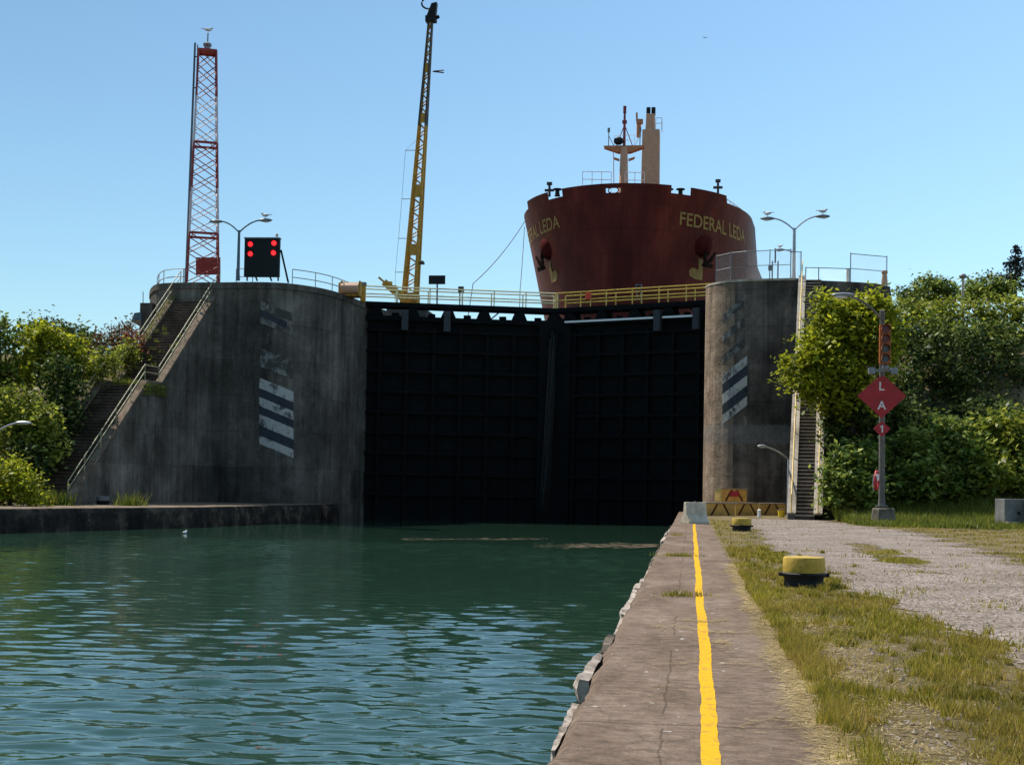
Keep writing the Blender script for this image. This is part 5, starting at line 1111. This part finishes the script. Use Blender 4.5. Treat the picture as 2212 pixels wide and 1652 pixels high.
# tall grass at the bank foot
n = 26000; x = rng.uniform(7.6, 18, n); y = rng.uniform(64, 76, n); keep = ~gravel_mask(x, y) & (x+y*.12 > 15.6) & (y > 60+x*.35+rng.normal(size=n)*.8)
x, y = x[keep], y[keep]; n = len(x)
def blades(x, y, h, wd, z0=None):
    n = len(x); a = rng.uniform(0, 2*math.pi, n); lean = rng.normal(size=(n, 2))*.35; p = np.stack([x, y, np.zeros(n) if z0 is None else z0], 1); s = np.stack([np.cos(a)*wd, np.sin(a)*wd, 0*a], 1)
    q_ = np.empty((n, 3, 3)); q_[:, 0] = p+s; q_[:, 1] = p-s; q_[:, 2] = p+np.stack([lean[:, 0]*h, lean[:, 1]*h, h], 1); return q_.reshape(-1, 3)
hv_ = rng.uniform(.12, .5, n)*np.interp(y, [62, 68, 74], [.35, .8, 1.7]); tag(fastmesh('tall_grass', blades(x, y, hv_, .03*np.ones(n), hill_z(x, y)), 3, MT['tallgrass']), 'tall green grass at the foot of the right bank', 'grass', kind='stuff')
# turf on the verge
XS = []; YS = []; HS = []; WS = []
for (ya, yb, dens) in ((7, 11, 3900), (11, 16, 2700), (16, 24, 1500), (24, 38, 600), (38, 70, 90)):
    n = int((yb-ya)*(8.6 if ya < 24 else 24)*dens*.75); x = rng.uniform(.9, 9.5 if ya < 24 else 25, n); y = rng.uniform(ya, yb, n)
    vis = x < (.62*y+.2)
    x, y = x[vis], y[vis]; g = gravel_mask(x, y); nz = np.sin(x*2.1+y*.9)+np.sin(y*1.7-x*3.3)+.6*np.sin(x*7+y*5)
    bm_ = bare_mask(x, y) & (rng.uniform(size=len(x)) < .93)
    keep = ~bm_ & (~g & (rng.uniform(size=len(x)) < .55+.25*nz)) | (~bm_ & g & (rng.uniform(size=len(x)) < .035*np.maximum(nz, 0)))
    x, y, nz = x[keep], y[keep], nz[keep]
    XS.append(x); YS.append(y); HS.append(rng.uniform(.015, .058, len(x))*(1+.45*np.clip(nz, -1, 1.5))*np.interp(x, [.9, 1.0, 1.2, 1.4], [.8, 1.5, 1.1, 1.0])); WS.append(rng.uniform(.003, .006, len(x))*np.interp(y, [7, 20, 60], [1, 2.1, 5]))
tag(fastmesh('grass', blades(np.concatenate(XS), np.concatenate(YS), np.concatenate(HS), np.concatenate(WS)), 3, MT['grass']), 'mown yellow-green grass on the verge beside the quay', 'grass', kind='stuff')
n = 800; k0 = np.stack([rng.uniform(.95, 3.4, n), 7+rng.uniform(0, 1, n)**1.5*30], 1); k0 = k0[((~gravel_mask(k0[:, 0], k0[:, 1])) | (rng.uniform(size=n) < .12)) & ~(bare_mask(k0[:, 0], k0[:, 1]) & (rng.uniform(size=n) < .85))]
k0 = np.concatenate([k0, np.stack([1.03+rng.normal(size=260)*.05, rng.uniform(7, 26, 260)], 1)]); per = 34; pk = np.repeat(k0, per, axis=0)+rng.normal(size=(len(k0)*per, 2))*.035
tag(fastmesh('grass_tufts', blades(pk[:, 0], pk[:, 1], rng.uniform(.05, .12, len(pk))*np.repeat(rng.uniform(.6, 1.35, len(k0)), per), rng.uniform(.003, .005, len(pk))*np.interp(pk[:, 1], [7, 20, 40], [1, 2, 4])), 3, MT['grass']), 'taller ragged grass tufts standing in the mown verge', 'grass', kind='stuff')
n = 2600; sx = rng.uniform(.95, 6.5, n); sy = 7+rng.uniform(0, 1, n)**1.4*22; kp = gravel_mask(sx, sy) | bare_mask(sx, sy); sx, sy = sx[kp], sy[kp]; n = len(sx); sz = rng.uniform(.008, .03, n)
oc = np.array([[1, 0, 0], [0, 1, 0], [-1, 0, 0], [0, -1, 0], [0, 0, .8]]); tri = [(0, 1, 4), (1, 2, 4), (2, 3, 4), (3, 0, 4)]; jit = 1+rng.uniform(-.35, .35, (n, 5, 3)); ang_ = rng.uniform(0, 6.28, n)
PV = oc[None]*jit*sz[:, None, None]; cs_, sn_ = np.cos(ang_)[:, None], np.sin(ang_)[:, None]; PX = PV[..., 0]*cs_-PV[..., 1]*sn_+sx[:, None]; PY = PV[..., 0]*sn_+PV[..., 1]*cs_+sy[:, None]; PV = np.stack([PX, PY, PV[..., 2]+.004], -1)
tag(fastmesh('loose_stones', np.concatenate([PV[:, list(t_)] for t_ in tri], 1).reshape(-1, 3), 3, plain('loose_grey_stone', (.27, .215, .175), .9, var=.6, scale=12, spec=.05)), 'loose grey stones on the gravel and worn verge', 'stones', kind='stuff')
# straw litter along the slab edge and across the slab
def straw(x, y, L, ang, z=.006):
    n = len(x); d = np.stack([np.cos(ang), np.sin(ang), rng.normal(size=n)*.12], 1)*L[:, None]; s = np.stack([-np.sin(ang), np.cos(ang), 0*ang], 1)*.0028*np.interp(y, [8, 30], [1, 2.6])[:, None]; p = np.stack([x, y, z+rng.uniform(0, .012, n)], 1)
    q_ = np.empty((n, 3, 3)); q_[:, 0] = p-s; q_[:, 1] = p+s; q_[:, 2] = p+d; q_[:, 2, 2] = np.maximum(q_[:, 2, 2], .006); return q_.reshape(-1, 3)
n = 21000; y = 7+rng.uniform(0, 1, n)**1.3*22; x = .84+rng.normal(size=n)*.075+.07*np.sin(y*2.3)*rng.uniform(0, 1, n)+np.abs(rng.normal(size=n))*.04; a1 = straw(x, y, rng.uniform(.03, .13, n), rng.normal(size=n)*.5+math.pi*(rng.integers(0, 2, n)))
xb, yb_ = [], []
for (yc, x0_, x1_, k_) in ((9.6, .3, .85, 150), (12.3, .2, .85, 350), (12.5, -.35, .1, 150), (15.4, -.45, .6, 600), (16.6, -.1, .45, 700), (14.2, .22, .4, 420), (20.5, -.3, .8, 350), (26, .1, .8, 300), (10.9, -.3, .0, 60)):
    k_ = int(k_*.5); xb.append(x0_+(x1_-x0_)*np.clip(rng.beta(1.2, 1.2, k_)+rng.normal(size=k_)*.05, -.1, 1.1)); yb_.append(yc+rng.normal(size=k_)*rng.choice([.06, .3], k_)+.22*np.sin(xb[-1]*5+yc))
xb, yb_ = np.concatenate(xb), np.concatenate(yb_); a2 = straw(xb, yb_, rng.uniform(.03, .1, len(xb)), rng.normal(size=len(xb))*.35)
n = 6500; y = rng.uniform(7, 20, n); x = 1.35+rng.normal(size=n)*.22; a3 = straw(x, y, rng.uniform(.03, .1, n), rng.uniform(0, 6.28, n), .014)
tag(fastmesh('straw', np.concatenate([a1, a2, a3]), 3, MT['straw']), 'pale dry straw scattered along the quay slab edge', 'straw', kind='stuff')
weeds('weeds', 'green weed tufts in the quay slab joints', 'weeds', [(x, 32.2+.2*math.sin(x*5), 0) for x in np.linspace(-.55, .0, 9)]+[(x, 46, 0) for x in (-.5, -.45, -.4)]+[(x, 20.2, 0) for x in np.linspace(-.3, .1, 5)], 420, .1, 'grass', .12)
# weed scum drifting on the water
mS = MB(); 
for k_ in range(260):
    px = rng.uniform(1150, 1415); r = 1178+rng.normal()*2.2+.01*(1415-px)*rng.normal(); p = gp(px, r, WZ); p[2] = WZ+.006; L = rng.uniform(.15, .6)*(px-1100)/300; w_ = rng.uniform(.06, .25)*(px-1120)/300
    mS.add([p+np.array([-L, 0, 0]), p+np.array([0, -w_, 0]), p+np.array([L, 0, 0]), p+np.array([0, w_, 0])], [(0, 1, 2, 3)])
for k_ in range(120):
    px = rng.uniform(870, 1180); r = 1164+rng.normal()*1.; p = gp(px, r, WZ); p[2] = WZ+.006; L = rng.uniform(.1, .35); mS.add([p+np.array([-L, 0, 0]), p+np.array([0, -.05, 0]), p+np.array([L, 0, 0]), p+np.array([0, .05, 0])], [(0, 1, 2, 3)])
tag(mS.build('floating_weed', plain('brown_weed_scum', (.13, .095, .05), .9)), 'brown weed scum drifting on the water near the quay', 'floating weed', kind='stuff')
